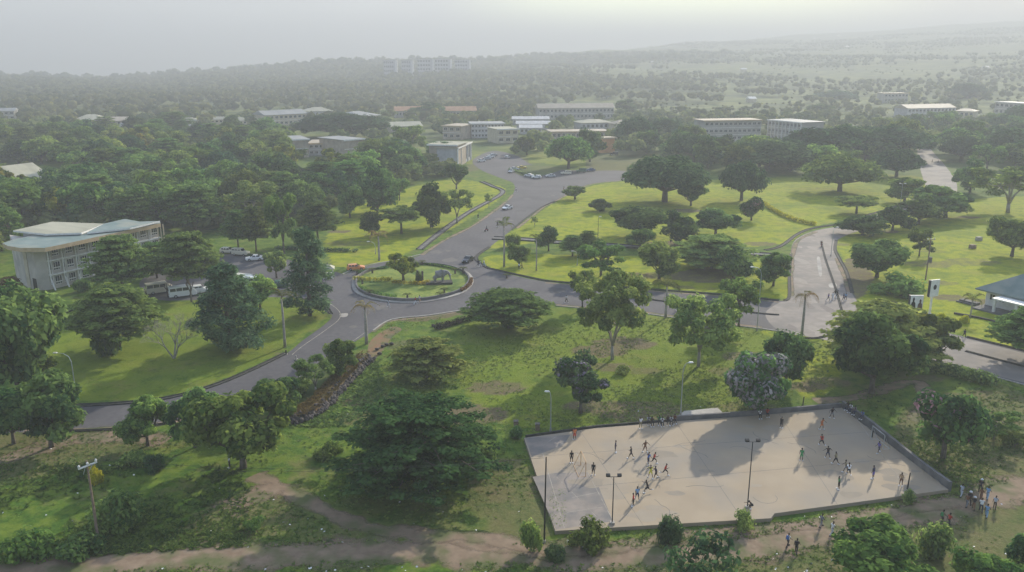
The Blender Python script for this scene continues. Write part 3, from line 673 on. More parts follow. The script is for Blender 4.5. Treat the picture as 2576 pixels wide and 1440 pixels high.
def place(kind, name, label, cat, u, v, vt=None, w=None, var=None, rot=None, group=None, hm=None, wm=None, z=0.0, rs=[1]):
    rs[0] += 1; rr = random.Random(rs[0]*77+5)
    P = PROTO[kind]; pw, ph, parts = P[(var if var is not None else rs[0]) % len(P)]
    x, y = U(u, v, z)
    h = hm or max(.5, ztop(y, vt)-z); wid = wm or w*depth(y, h*.6)/CAM_F
    t = thing(name, label, cat, (x, y, z), rr.uniform(0, 6.28) if rot is None else rot, group)
    t.scale = (wid/pw, wid/pw, h/ph)
    for pn, me in parts: link(pn, me, t)
    return t
TREES = '''
tierbig|1050|1210|975|425|huge dark spreading tree with layered boughs between field path and court|0
tierlight|1074|950|838|195|flat layered tree with yellow tips below the hedge
tiermid|1278|825|712|220|spreading layered tree beside the roundabout's near exit
airybig|1540|905|690|200|tall light green tree with several pale stems on the rough lawn|0
airybig|1757|922|745|205|light green tree with a forked dark trunk beside the slim lamp post|1
flower_lilac|1460|1040|903|118|small lilac flowering tree above the court's top edge
flower_white|1900|1045|892|158|round tree covered in creamy grey blossom at the court wall
dense|1976|978|845|112|dark green tree right behind the creamy blossoming tree
dense|2192|990|790|215|big dark dense tree behind the court's far corner
tierlight|2215|915|738|280|pale feathery layered tree behind the big dark dense tree
greenfine|2340|915|800|125|rounded tree at the end of the flowering hedge
tiermid|2585|905|762|190|layered tree cut by the frame below the low house
flower_pink|2372|1152|990|182|flowering tree with pink sprays right of the court
airy|2500|1105|1035|110|thin branchy young tree on the slope right of the court
dense|130|1125|955|180|dense round tree beside the curved street lamp, above the dirt strip|0
dense|35|1117|985|130|dark dense tree at the frame edge with its trunk on the dirt strip|1
greenfine|372|1122|1005|125|rounded tree below the bend of the road, its crown over the asphalt|0
dense|492|1125|978|125|dark crowned tree between two lighter ones below the road|0
greenfine|612|1178|990|245|big bright green tree where the field path begins|1
dense|698|1048|958|105|round dark bush-like tree above the rubble bank|1
greenfine|752|1008|950|66|small round tree just behind the round dark one on the bank
airy|795|990|900|100|loose pale green tree on the bank by the road edge
greenfine|858|950|860|90|rounded tree under the stout palm
dense|52|1012|742|225|huge mottled tree at the frame edge below the three storey building
olive|105|985|900|95|small olive tree beneath the huge mottled tree
tiermid|300|880|700|220|spreading layered tree above the dark clipped block on the lawn
bare|438|902|800|175|bare branching tree on the shaded lawn
needlewide|580|882|668|200|wide feathery dark conifer on the lawn by the vans
needle|780|795|578|125|tall dark conifer standing alone by the roundabout
tiermid|312|752|578|165|dark layered tree hiding the middle of the three storey building
tiermid|475|738|570|170|layered tree between the building and the parked vans
tier|395|700|600|110|layered tree just past the building's window bays
tier|600|628|520|85|slender layered tree behind the parked minibuses
tier|645|634|512|85|second slender layered tree behind the minibuses, nearer the conifer
olive|715|640|490|85|open olive tree above the dark clipped hedge
tier|800|610|498|110|layered tree at the wood's edge beside the lawn
yellowish|696|700|635|62|small yellow green tree in the car park
green|655|780|700|80|green tree between the wide conifer and the bare palm
russet|35|748|698|56|small russet leaved tree beside the building's end wall
mango|935|592|535|62|small round tree at the lawn's lower edge above the palm
flat|1010|588|512|112|flat topped light tree on the lawn left of the avenue
mango|1085|572|463|95|dark tree with a short trunk left of the avenue
airy|1150|562|478|85|leaning open branched tree left of the avenue
green|1148|478|415|62|upright tree where the lawn narrows to the junction
mango|880|548|465|72|dark tree at the wood's rim above the lawn
mango|950|535|428|105|bulky dark tree at the wood's rim
olive|1005|505|450|55|brownish thin tree beside the bulky dark one
treeyellow|1015|708|640|100|yellow green tree on the roundabout island
airy|1230|525|488|22|thin sapling by the path corner
rain|1672|508|385|215|great dark umbrella tree in the middle of the bright lawn|0
rain|1865|505|403|120|dark broad tree right of the great umbrella tree|1
green|1738|518|468|75|green tree between the two broad dark trees
flower_pink|1890|555|498|62|small tree with pinkish blossom by the hedge line
mango|1508|532|500|60|small dark round tree on the bright lawn
yellowish|1446|502|470|62|small pale tree near the avenue's top bend
dense|1605|594|528|128|wide oval dark tree above the footpath
greenfine|1610|626|577|78|bright bushy tree standing right on the footpath
mango|1710|614|535|92|leaning dark tree with a forked trunk by the footpath
dense|1800|592|525|110|round dark tree above the fan shaped light tree
mango|1380|632|572|56|upright grey green tree left along the footpath
tier|1440|645|585|75|small layered tree on the footpath's near side
tier|1478|640|575|70|second small layered tree touching the first
airy|1345|572|545|22|sapling with a thick dark stem near the avenue kerb
greenfine|1306|670|618|62|bright green round tree beside the tall thin palm
olive|1512|695|616|122|open crowned tree on the lawn strip below the footpath
green|1658|704|612|105|soft rounded tree with a thin stem on the lawn strip
tierlight|1791|676|573|215|wide fan shaped light tree with an orange brown trunk
mango|1843|722|625|88|dark rounded tree right of the fan shaped tree
greenfine|1945|720|640|92|leafy tree at the end of the lawn strip by the concrete road
olive|1858|824|705|112|soft olive tree below the road beside the double lamp
olive|1465|778|685|78|thin grey green tree on the road's near edge
flat|2154|538|485|112|flat umbrella tree on the lawn inside the road bend
greenfine|2275|508|450|100|pale bushy tree by the white lamp on the lawn
mango|2170|592|540|122|low dark tree over the bend of the concrete road
mango|2245|580|522|95|second low dark tree along the bend
mango|2310|565|505|105|third dark tree along the bend, nearly at the top
dense|2378|548|474|145|bulky dark tree closing the row along the bend
dense|2205|698|612|135|round dark tree with a leaning trunk beside the concrete road
olive|2312|645|578|66|brownish narrow tree beside the transformer pole
greenfine|2545|645|553|115|tall leafy tree at the frame edge on the right lawn
airy|2535|535|420|190|large open tree with bare limbs above the right lawn
mango|2440|485|408|85|dark tree right of the upper road
rain|1930|432|343|235|broad dark tree left of the row of rain trees|2
rain|2070|405|312|215|dark flat topped rain tree in front of the white block|0
rain|2235|402|308|205|flat topped rain tree at the start of the upper road|1
rainlight|2112|482|383|190|broad greyish green tree behind the lawn with a forked trunk
rain|2255|445|372|125|dark tree on the left of the upper road
rain|2540|402|318|130|dark broad tree at the frame edge past the upper road
mango|2420|402|338|92|round tree between upper road and the frame edge tree
rain|860|348|273|225|wide dark tree hiding the grey roofed college block|2
mango|1112|412|358|95|dark tree against the columned hall
rainlight|1430|425|338|115|green tree behind the row of parked cars
mango|1484|408|328|72|tall dark tree next to the orange wall
green|950|412|350|115|bright green layered tree beside the flat roofed block
olive|1030|385|318|92|soft grey green tree above the columned hall
tier|438|335|272|100|tree with a slanting light edge before the far roofs
green|1325|390|345|50|small tree on the plaza lawn with a clear trunk
mango|1080|300|262|110|dark tree between the two orange roofs
mango|1180|310|282|75|dark tree below the right orange roof
mango|1180|258|222|42|lone dark tree on the far scrub
mango|1575|290|252|62|dark tree right of the long pale block
rain|2100|258|222|110|hazy dark clump like tree on the far slope
rain|2430|262|205|110|hazy round tree on the far slope, right
mango|2060|290|262|65|round tree in front of the far slope buildings
'''.strip().split('\n')
for row in TREES:
    f = row.split('|'); var = int(f[6]) if len(f) > 6 else None
    q = [float(a) for a in f[1:5]]; q[3] *= .9; q[2] += q[3]*(.12 if f[0].startswith('tier') or f[0] == 'flat' else .07 if f[0].startswith('rain') else 0); place(f[0], 'tree', f[5], 'tree', *q, var=var)
SHRUBS = '''
shrub|1480|1378|1305|115|big light green bush under the court's near edge
shrubgrey|1682|1362|1298|75|spiky grey green bush touching the court's near edge
shrubpale|1872|1330|1278|62|yellowish bush at the foot of the tall floodlight
shrubgrey|1395|1405|1370|62|flattened grey bush where a dirt path passes the court corner
shrub|1338|1385|1300|62|bush at the foot of the dark pole beside the court
shrubdark|1300|1102|1073|45|small dark bush at the court's top left corner
shrubpale|2284|1268|1228|36|small bush over the court's right end
shrubgrey|392|1182|1140|62|bluish spiky bush in the tree shade on the field
shrubpale|300|1330|1235|150|loose pale shrub right of the wooden utility pole
shrubyellow|240|1215|1172|42|yellowish little bush behind the utility pole
greenfine|2210|1500|1322|280|large leafy shrub thicket at the lower edge of the frame
shrubpale|2345|1400|1310|115|loose shrub between the walkers and the big thicket
dense|2590|1480|1300|150|dark leafy shrub in the lower corner
greenfine|2480|1520|1390|180|low leafy shrub cut by the lower frame edge
sapling|1745|1500|1350|230|spindly bluish sapling rising from the lower frame edge
shrub|2260|742|688|155|wide shrub on the right lawn beside the billboards
shrubyellow|2322|800|780|28|clipped yellow bush left of the billboard pole
shrubyellow|2364|806|786|28|clipped yellow bush right of the billboard pole
shrubyellow|2424|812|792|26|clipped yellow bush by the dark kerb of the lawn
shrubdark|1053|712|680|24|narrow dark shrub beside the island's tree
shrubpale|1568|940|918|46|pale dry bush on the rough lawn
shrubdark|1275|825|790|40|low dark bush below the spreading layered tree
shrub|1290|620|585|44|bush by the avenue's footpath end
shrubdark|205|735|700|44|clipped dark bush before the building's window bays
shrub|245|740|712|40|bush among the forecourt planting of the three storey building
shrubdark|1210|1180|1120|90|dark undergrowth bush right of the huge spreading tree
shrub|830|1150|1118|90|low bush left of the huge spreading tree
shrubdark|262|890|800|85|dark clipped leafy block under the layered tree
shrub|2548|1120|1085|70|low bush on the slope at the frame edge
shrubdark|1640|560|535|26|small dark bush under the wide oval tree
shrublight|340|1170|1130|80|pale weeds clump near the shaded trees
shrub|640|1330|1300|60|low leafy weed clump beside the field path
shrub|70|1395|1330|160|leafy weed thicket at the lower left of the field
shrubdark|200|1400|1350|130|darker weed thicket beside the lower dirt track
'''.strip().split('\n')
for row in SHRUBS:
    f = row.split('|'); q = [float(a) for a in f[1:5]]; q[3] *= .82; q[2] += (q[1]-q[2])*.12; place(f[0], 'shrub', f[5], 'shrub', *q)
# the wood left of the avenue: every tree its own
BLD_SKIP = []
FOREST = G([(-80, 420), (-80, 690), (20, 640), (180, 605), (330, 592), (430, 582), (520, 590), (700, 560), (830, 540), (900, 500), (1010, 470), (1130, 445), (1180, 430), (1080, 418), (1000, 400), (930, 405), (720, 400), (700, 355), (620, 345), (330, 345), (-80, 345)], 1, True)
rr = random.Random(42); cand = []; tries = 0
KINDS = ['treeyellow']*2+['mango']*4+['green']*4+['tier']*4+['rain']*2+['rainlight']*1+['olive']*2+['airy']*2+['tiermid']*1
HOLES = [[(735, 396), (925, 396), (925, 440), (735, 440)], [(1085, 412), (1190, 412), (1190, 425), (1085, 425)], [(-20, 415), (175, 415), (190, 500), (-20, 500)], [(720, 335), (925, 335), (930, 397), (760, 397)], [(1070, 355), (1190, 355), (1190, 414), (1130, 414)], [(10, 592), (405, 592), (405, 640), (10, 700)]]
while len(cand) < 150 and tries < 9000:
    tries += 1; u = rr.uniform(-80, 1180); v = rr.uniform(345, 690)
    x, y = U(u, v)
    if not inside(np.array([x]), np.array([y]), FOREST)[0]: continue
    if any(a[0][0] < u < a[1][0] and a[0][1] < v < a[2][1]+18 for a in HOLES): continue
    if any((x-a)**2+(y-b)**2 < (rad*.60)**2 for a, b, rad in cand): continue
    cand.append((x, y, rr.uniform(11, 18)))
FL = {'treeyellow': 'yellowing tree standing inside the dense wood', 'mango': 'dark rounded tree standing inside the dense wood', 'green': 'mid green tree standing inside the dense wood', 'tier': 'layered tree standing inside the dense wood', 'rain': 'broad dark tree standing inside the dense wood',
      'rainlight': 'broad lighter tree standing inside the dense wood', 'olive': 'olive open crowned tree inside the dense wood', 'airy': 'pale thin stemmed tree inside the dense wood', 'tiermid': 'large layered tree inside the dense wood'}
LANDMARKS = [('the three storey building', 210, 650), ('the cream roofed hall', 60, 480), ('the flat roofed block', 826, 398), ('the columned hall', 1130, 418), ('the pink crowned tree', 738, 478), ('the grey roofed college block', 720, 325), ('the clipped hedge', 800, 630), ('the avenue', 1200, 460), ('the far tan hipped roof', 350, 330), ('the wide rain tree', 860, 348)]
def px_of(x, y):
    d = depth(y); return 1288+CAM_F*x/d, 720-CAM_F*((-CAM_H)*cp+y*sp)/d
forest = []
for i, (x, y, w) in enumerate(sorted(cand, key=lambda c: c[1])):
    k = rr.choice(KINDS); P = PROTO[k]; pw, ph, parts = P[i % len(P)]
    h = w*rr.uniform(.72, .98) if k.startswith('rain') else w*rr.uniform(.8, 1.2)
    h = min(h, 13.5)
    t = thing('tree', '', 'tree', (x, y, 0), rr.uniform(0, 6.28), 'trees of the dense wood left of the avenue')
    t.scale = (w/pw, w/pw, h/ph)
    for pn, me in parts: link(pn, me, t)
    u, v = px_of(x, y); nm, lu, lv = min(LANDMARKS, key=lambda q: (q[1]-u)**2+((q[2]-v)*2.2)**2)
    rel = ('behind' if v < lv else 'before') if abs(u-lu) < abs(v-lv)*2.6 else ('left of' if u < lu else 'right of')
    forest.append((FL[k].split(' standing')[0].split(' inside')[0], rel, nm, u, t))
from collections import defaultdict
gr = defaultdict(list)
for f in forest: gr[f[:3]].append(f)
ORD = ['first', 'second', 'third', 'fourth', 'fifth', 'sixth', 'seventh', 'eighth', 'ninth', 'tenth', 'eleventh', 'twelfth', 'thirteenth', 'fourteenth', 'fifteenth', 'sixteenth']
for (look, rel, nm), fs in gr.items():
    fs.sort(key=lambda f: f[3])
    for i, f in enumerate(fs):
        f[4]['label'] = (look+' in the wood '+rel+' '+nm) if len(fs) == 1 else (ORD[min(i, 15)]+' '+look+' counted rightwards '+rel+' '+nm)
x, y = U(738, 470); place('flower_pink', 'tree', 'pink crowned flowering tree among the dark wood', 'tree', 738, 478, 428, 78)

UG = True
BELT = [(1560, 400), (1600, 345), (1760, 350), (1960, 358), (2300, 330), (2330, 300), (2700, 330), (2700, 430), (2420, 440), (2400, 400), (2340, 350), (2300, 440), (2240, 440), (1800, 440), (1640, 392)]
bw = G(BELT, 1, True); got = []; tries = 0
while len(got) < 72 and tries < 4000:
    tries += 1; u = rr.uniform(1540, 2640); v = rr.uniform(318, 440); x, y = U(u, v)
    if not inside(np.array([x]), np.array([y]), bw)[0] or any((x-a)**2+(y-b)**2 < 75 for a, b in got) or inside(np.array([x]), np.array([y]), up_w)[0]: continue
    if (1755 < u < 2025 and v < 398): continue
    got.append((x, y))
got.sort()
for i, (x, y) in enumerate(got):
    k = ['mango', 'rain', 'green', 'rainlight', 'olive', 'mango', 'rain'][i % 7]; P = PROTO[k]; pw, ph, parts = P[i % len(P)]; w = rr.uniform(14, 24) if 'rain' in k else rr.uniform(10, 15); h = w*rr.uniform(.55, .8) if 'rain' in k else w*rr.uniform(.7, 1)
    u = 1288+CAM_F*x/depth(y); side = 'left of the upper road' if u < 2310 else 'right of the upper road'
    t = thing('tree', '%s %s from the left in the tree belt %s' % (('broad tree' if 'rain' in k else 'round tree'), '', side), 'tree', (x, y, 0), rr.uniform(0, 6.28), 'trees of the belt beyond the lawns')
    t['label'] = {'mango': 'dark round', 'rain': 'dark broad', 'green': 'mid green', 'rainlight': 'lighter broad', 'olive': 'olive open'}[k]+' belt tree '+side; t.scale = (w/pw, w/pw, h/ph); t['_u'] = u
    for pn, me in parts: link(pn, me, t)
belt = defaultdict(list)
for o in [o for o in COL.objects if '_u' in o]: belt[o['label']].append(o)
for lb, os_ in belt.items():
    os_.sort(key=lambda o: o['_u'])
    for i, o in enumerate(os_):
        if len(os_) > 1: o['label'] = ORD[i]+' '+lb+', counted from left'
        del o['_u']

# far woods that read as one mass
def far_wood(name, label, seed, n, az, dr, dens, tri=26, hr=(8, 15), keep=None, tintr=(.15, .85), clump=-9):
    rng = np.random.default_rng(seed); a = np.radians(rng.uniform(az[0], az[1], n)); d = np.sqrt(rng.uniform(dr[0]**2, dr[1]**2, n)) if dens == 0 else dr[0]*(dr[1]/dr[0])**rng.uniform(0, 1, n)
    x = d*np.sin(a); y = d*np.cos(a)
    if keep is not None:
        cl_ = np.sin(x/83+y/140)+np.sin(x/37-y/61+2)+np.sin(y/45+x/210)+rng.normal(size=len(x))*.8
        k = keep(x, y) & (cl_ > clump); x = x[k]; y = y[k]; d = d[k]
    n = len(x); z = hgt(x, y); h = rng.uniform(hr[0], hr[1], n); r = h*rng.uniform(.38, .62, n)
    vi, fi = ICO1; T = []; 
    cz = z+h*.58
    jit = rng.uniform(.7, 1.2, (n, len(vi), 1)); CV = vi[None]*jit*np.stack([r, r, h*.42], 1)[:, None]*.82+np.stack([x, y, cz], 1)[:, None]
    CF = (fi[None]+np.arange(n)[:, None, None]*len(vi)).reshape(-1, 3); base_t = rng.uniform(tintr[0], tintr[1], n)
    dd = unit(rng.normal(size=(n*tri, 3))); dd[:, 2] = np.abs(dd[:, 2])*1.0-.25; k = np.repeat(np.arange(n), tri)
    P = np.stack([x, y, cz], 1)[k]+dd*np.stack([r, r, h*.42], 1)[k]*rng.uniform(.8, 1.15, (n*tri, 1))
    LV, LQ = leaves(rng, P, dd+np.array([0, 0, .6])+rng.normal(size=dd.shape)*.4, (r*.42)[k]*rng.uniform(.6, 1.3, n*tri), .75)
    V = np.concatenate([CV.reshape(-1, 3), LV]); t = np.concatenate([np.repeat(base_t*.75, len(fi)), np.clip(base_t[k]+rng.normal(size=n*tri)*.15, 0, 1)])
    me = np_mesh(name, V, [CF, LQ+n*len(vi)], [L['scrub' if name == 'slope_scrub' else 'distant']], t)
    return link(name, me, kind='stuff', label=label, category='wood')
BK = []   # rectangles kept clear for the far buildings, filled in below from their footprints
def rectclear(x, y):
    k = np.ones(len(x), bool)
    for bx, by, br in BK: k &= ((x-bx)**2+(y-by)**2 > br**2)
    # stay clear in front of buildings
    for bx, by, br in BK:
        s = by/np.hypot(bx, by); dd = np.hypot(bx, by); d = np.hypot(x, y); lat = np.abs(x*by-y*bx)/dd
        k &= ~((lat < br*.9) & (d < dd) & (d > dd-70))
    return k

# ------------------------------------------------------------------ buildings
WIN = {}
def win_mesh(w, h, bars=2, frame='white'):
    key = (round(w, 1), round(h, 1), bars, frame)
    if key not in WIN:
        f = MB(); t = .09
        for s in (-1, 1): f.box((s*(w/2-t/2), -.03, 0), (t, .10, h)); f.box((0, -.03, s*(h/2-t/2)), (w-2*t, .10, t))
        for k in range(1, bars): f.box((-w/2+w*k/bars, -.03, 0), (.06, .08, h-2*t))
        g = MB(); g.box((0, 0, 0), (w-2*t, .05, h-2*t))
        WIN[key] = (f.mesh('window', M[frame]), g.mesh('pane', M['glass']))
    return WIN[key]
def add_window(par, x, y, z, w, h, rz=0, bars=2, frame='white'):
    a, b = win_mesh(w, h, bars, frame)
    o = link('window', a, par, (x, y, z)); o.rotation_euler = (0, 0, rz); p = link('pane', b, o)
def block(name, label, uL, vL, uR, vR, vt, dep, wall='tan', roof='rf_grey', kind='flat', floors=2, cols=8, cat='building', over=.8, wfill=.62, hfill=.45, base=None, rise=None, fins=False, wwall=None, side=True, zb=None):
    """block whose front foot runs from (uL, vL) to (uR, vR); vt is the eaves line"""
    a = Vector(U(uL, vL)+(0,)); b = Vector(U(uR, vR)+(0,)); c = (a+b)/2
    if zb is not None:    # far ones stand on the rising land
        pass
    W_ = (b-a).length; rz = math.atan2(b.y-a.y, b.x-a.x); H_ = max(2.6, ztop(c.y, vt))
    t = thing(name, label, cat, (c.x, c.y, float(hgt(c.x, c.y))), rz)
    BK.append((c.x-math.sin(rz)*dep/2, c.y+math.cos(rz)*dep/2, W_*.55+dep*.15))
    w = MB(); w.box((0, dep/2, H_/2-.2), (W_, dep, H_+.4)); w.build('wall', M['farpale' if wall == 'white' else wall], t)
    r = MB()
    if kind == 'flat':
        r.box((0, dep/2, H_+.18), (W_+2*over, dep+2*over, .36))
    elif kind == 'gable':
        rs_ = rise or dep*.16; x = W_/2+over; y0 = -over; y1 = dep+over
        r.add([(-x, y0, H_), (x, y0, H_), (x, y1, H_), (-x, y1, H_), (-x, dep/2, H_+rs_), (x, dep/2, H_+rs_), (-x, y0, H_-.2), (x, y0, H_-.2), (x, y1, H_-.2), (-x, y1, H_-.2)],
              [(0, 1, 5, 4), (2, 3, 4, 5), (0, 4, 3), (1, 2, 5), (6, 7, 1, 0), (7, 8, 2, 1), (8, 9, 3, 2), (9, 6, 0, 3), (9, 8, 7, 6)])
    else:
        rs_ = rise or dep*.2; x = W_/2+over; y0 = -over; y1 = dep+over; k = min(dep/2, W_/2*.8)
        r.add([(-x, y0, H_), (x, y0, H_), (x, y1, H_), (-x, y1, H_), (-x+k, dep/2, H_+rs_), (x-k, dep/2, H_+rs_), (-x, y0, H_-.2), (x, y0, H_-.2), (x, y1, H_-.2), (-x, y1, H_-.2)],
              [(0, 1, 5, 4), (2, 3, 4, 5), (0, 4, 3), (1, 2, 5), (6, 7, 1, 0), (7, 8, 2, 1), (8, 9, 3, 2), (9, 6, 0, 3), (9, 8, 7, 6)])
    r.build('roof', M[roof], t)
    if kind == 'flat': 
        f = MB(); f.box((0, -over-.05, H_+.1), (W_+2*over, .1, .7)); f.build('fascia', M['white' if roof != 'rf_tan' else 'fascia'], t)
    fh = H_/floors; cw = W_/max(cols, 1)
    for fl in range(floors):
        for k in range(cols):
            add_window(t, -W_/2+cw*(k+.5), -.03, fh*(fl+.55), cw*wfill, fh*hfill)
        if fl: s = MB(); s.box((0, -.12, fh*fl), (W_, .24, .25)); s.build('ledge', M['white'], t)
    if fins:
        for k in range(cols+1): s = MB(); s.box((-W_/2+cw*k, -.3, H_/2), (.3, .6, H_)); s.build('column', M['white'], t)
    return t
block('house', 'white house at the left frame edge among far trees', -15, 303, 38, 302, 280, 14, 'white', 'rf_grey', 'gable', 2, 4)
block('house', 'low house with a rusty orange roof on the far left', 111, 309, 151, 308, 300, 10, 'cream', 'rf_orange', 'gable', 1, 3)
block('school_block', 'long low block under a pale grey cream roof, far left', 190, 320, 268, 318, 302, 24, 'white', 'rf_cream', 'hip', 2, 8, rise=3.5)
block('school_block', 'low pale roofed wing joined to the long low block', 270, 318, 342, 317, 304, 20, 'tan', 'rf_tan', 'gable', 1, 6, rise=2.5)
block('school_block', 'block with a broad dusty tan hipped roof before the wood', 312, 338, 392, 334, 318, 20, 'white', 'rf_grey', 'hip', 1, 5, rise=3.5)
block('house', 'cream house with a row of dark windows left of the twin roofs', 453, 318, 500, 317, 305, 12, 'cream', 'rf_cream', 'hip', 1, 6)
block('house', 'dark walled house with a flat grey roof before the cream ones', 484, 340, 536, 338, 322, 14, 'greywall', 'rf_grey', 'gable', 1, 5, rise=2)
block('house', 'small cream house right behind the dark walled one', 530, 312, 562, 312, 301, 12, 'cream', 'rf_cream', 'gable', 1, 3)
block('house', 'small house with a rounded cream roof at the wood edge', 580, 316, 622, 315, 304, 12, 'cream', 'rf_cream', 'hip', 1, 4)
block('college_block', 'two storey grey roofed block left of the wide dark tree', 668, 320, 772, 314, 288, 18, 'cream', 'rf_grey', 'gable', 2, 9, rise=3)
block('college_block', 'pale roofed rear block rising behind the wide dark tree', 770, 300, 838, 298, 280, 18, 'greywall', 'rf_cream', 'hip', 1, 6, rise=3)
block('college_block', 'cream gabled block right of the wide dark tree', 900, 330, 958, 324, 292, 26, 'cream', 'rf_grey', 'hip', 2, 4, rise=3)
t = block('flat_roofed_block', 'tan end block of the flat roofed group, left', 738, 398, 778, 396, 352, 22, 'tan', 'rf_grey', 'flat', 2, 0)
t = block('flat_roofed_block', 'blue grey middle block with a bright white roof edge', 778, 392, 868, 391, 362, 20, 'greywall', 'rf_tan', 'flat', 2, 7)
t = block('flat_roofed_block', 'tan windowless end block of the flat roofed group, right', 868, 399, 916, 394, 352, 22, 'tan', 'rf_grey', 'flat', 2, 0)
block('dormitory', 'white walled dormitory under the left orange roof', 996, 297, 1060, 296, 279, 14, 'white', 'rf_orange', 'gable', 1, 8, rise=3.5)
block('dormitory', 'white walled dormitory under the right orange roof', 1114, 297, 1198, 296, 279, 14, 'white', 'rf_orange', 'gable', 1, 10, rise=3.5)
block('college_block', 'long tan roof behind the soft grey green tree', 985, 336, 1062, 334, 318, 22, 'tan', 'rf_cream', 'gable', 1, 7, rise=2.5)
block('college_block', 'square tan block with a flat pale roof near the arcades', 1114, 350, 1160, 352, 318, 20, 'tan', 'rf_tan', 'flat', 2, 3)
block('arcade_block', 'two storey arcaded block with pale window bands', 1186, 348, 1268, 347, 312, 18, 'greywall', 'rf_grey', 'flat', 3, 10, hfill=.5)
block('college_block', 'cream flat roofed block right of the arcades', 1252, 362, 1304, 360, 326, 18, 'cream', 'rf_cream', 'flat', 2, 3)
for i, (a, b, c, d) in enumerate([(1290, 314, 1380, 300), (1300, 326, 1384, 312), (1308, 338, 1362, 322)]):
    block('workshop_shed', ['rear', 'middle', 'front'][i]+' of three bright sheet roofed sheds beside the arcades', a, b, c, b, d, 13, 'greywall', 'rf_bright', 'gable', 1, 5, rise=1.8)
block('columned_hall', 'tan flat roofed hall with tall white pilasters facing the plaza', 1080, 418, 1150, 420, 366, 16, 'tan', 'rf_cream', 'flat', 1, 0)
a_, b_ = (1150, 420), (1184, 404)
block('columned_hall', 'right front of the columned hall with dark bays between white pilasters', 1150.5, 420, 1184, 402, 366, 10, 'greywall', 'rf_cream', 'flat', 1, 4, fins=True, wfill=.5, hfill=.75)
block('college_block', 'long low block with a thin white roof edge behind the plaza trees', 1388, 352, 1532, 350, 332, 16, 'pinkwall', 'rf_tan', 'flat', 1, 12)
block('annex', 'narrow orange wall standing beside the tall dark tree', 1516, 386, 1546, 384, 348, 6, 'orange', 'rf_tan', 'flat', 1, 0)
block('lecture_block', 'very long pale block with a tan roof, far middle', 1355, 302, 1544, 300, 272, 16, 'white', 'rf_tan', 'gable', 2, 20, rise=3.5)
block('college_block', 'pale block with a bright roof right of the plaza trees', 1463, 328, 1540, 326, 309, 16, 'greywall', 'rf_cream', 'hip', 1, 7, rise=2)
block('house', 'small hipped house with a pale end wall near the parked lorry', 1552, 330, 1602, 328, 312, 12, 'cream', 'rf_tan', 'hip', 1, 4)
block('lecture_block', 'three storey white grid fronted block behind the rain trees', 1770, 358, 1912, 355, 304, 16, 'white', 'rf_tan', 'flat', 3, 12, wfill=.7, hfill=.4)
block('lecture_block', 'white louvred block next to the grid fronted one, right', 1930, 352, 2012, 362, 306, 18, 'white', 'rf_grey', 'flat', 3, 9, fins=True, wfill=.6, hfill=.4)
block('lecture_block', 'hazy pale two storey block on the far slope', 2222, 268, 2282, 267, 244, 12, 'white', 'rf_tan', 'flat', 2, 7)
block('lecture_block', 'long block with white columns and dark windows on the far right', 2281, 300, 2400, 297, 272, 16, 'greywall', 'rf_tan', 'gable', 2, 13, rise=3, fins=True)
block('lecture_block', 'cream annexe at the right end of the white columned block', 2400, 297, 2448, 299, 280, 14, 'cream', 'rf_tan', 'hip', 1, 4, rise=2)
block('lecture_block', 'white two storey block cut by the right frame edge', 2500, 290, 2620, 300, 262, 16, 'white', 'rf_grey', 'flat', 2, 10)
block('barn', 'wide cream roofed hall at the frame edge, above the wood', -60, 500, 140, 470, 472, 26, 'cream', 'rf_cream', 'gable', 1, 0, rise=6.5, cat='hall')
for i, (a, b, d) in enumerate([(967, 999, 152), (1012, 1040, 152), (1052, 1092, 149), (1096, 1136, 149), (1146, 1184, 151)]):
    x, y = U(a, 205); dd = 1650/math.hypot(x, y)
    c = (U((a+b)/2, 205)[0]*dd, U((a+b)/2, 205)[1]*dd); wd = (b-a)*1650/CAM_F; zg = float(hgt(*c))
    t = thing('apartment_block', ['first', 'second', 'third', 'fourth', 'fifth'][i]+' hazy apartment block from the left on the skyline', 'building', (c[0], c[1], zg))
    ht = ztop(c[1], d)-zg
    w = MB(); w.box((0, 6, ht/2), (wd, 12, ht)); w.build('wall', M['greywall'], t)
    w = MB(); w.box((0, 6, ht+.4), (wd+1.5, 13, .8)); w.build('roof', M['rf_cream'], t)
    w = MB(); w.box((wd/2-1.2, -.3, ht/2), (3.4, .6, ht)); w.build('stair_tower', M['white'], t)
    for fl in range(4):
        for k in range(5): add_window(t, -wd/2+2+k*(wd-6)/5, -.03, ht*(fl+.5)/4, (wd-8)/7, ht/8)
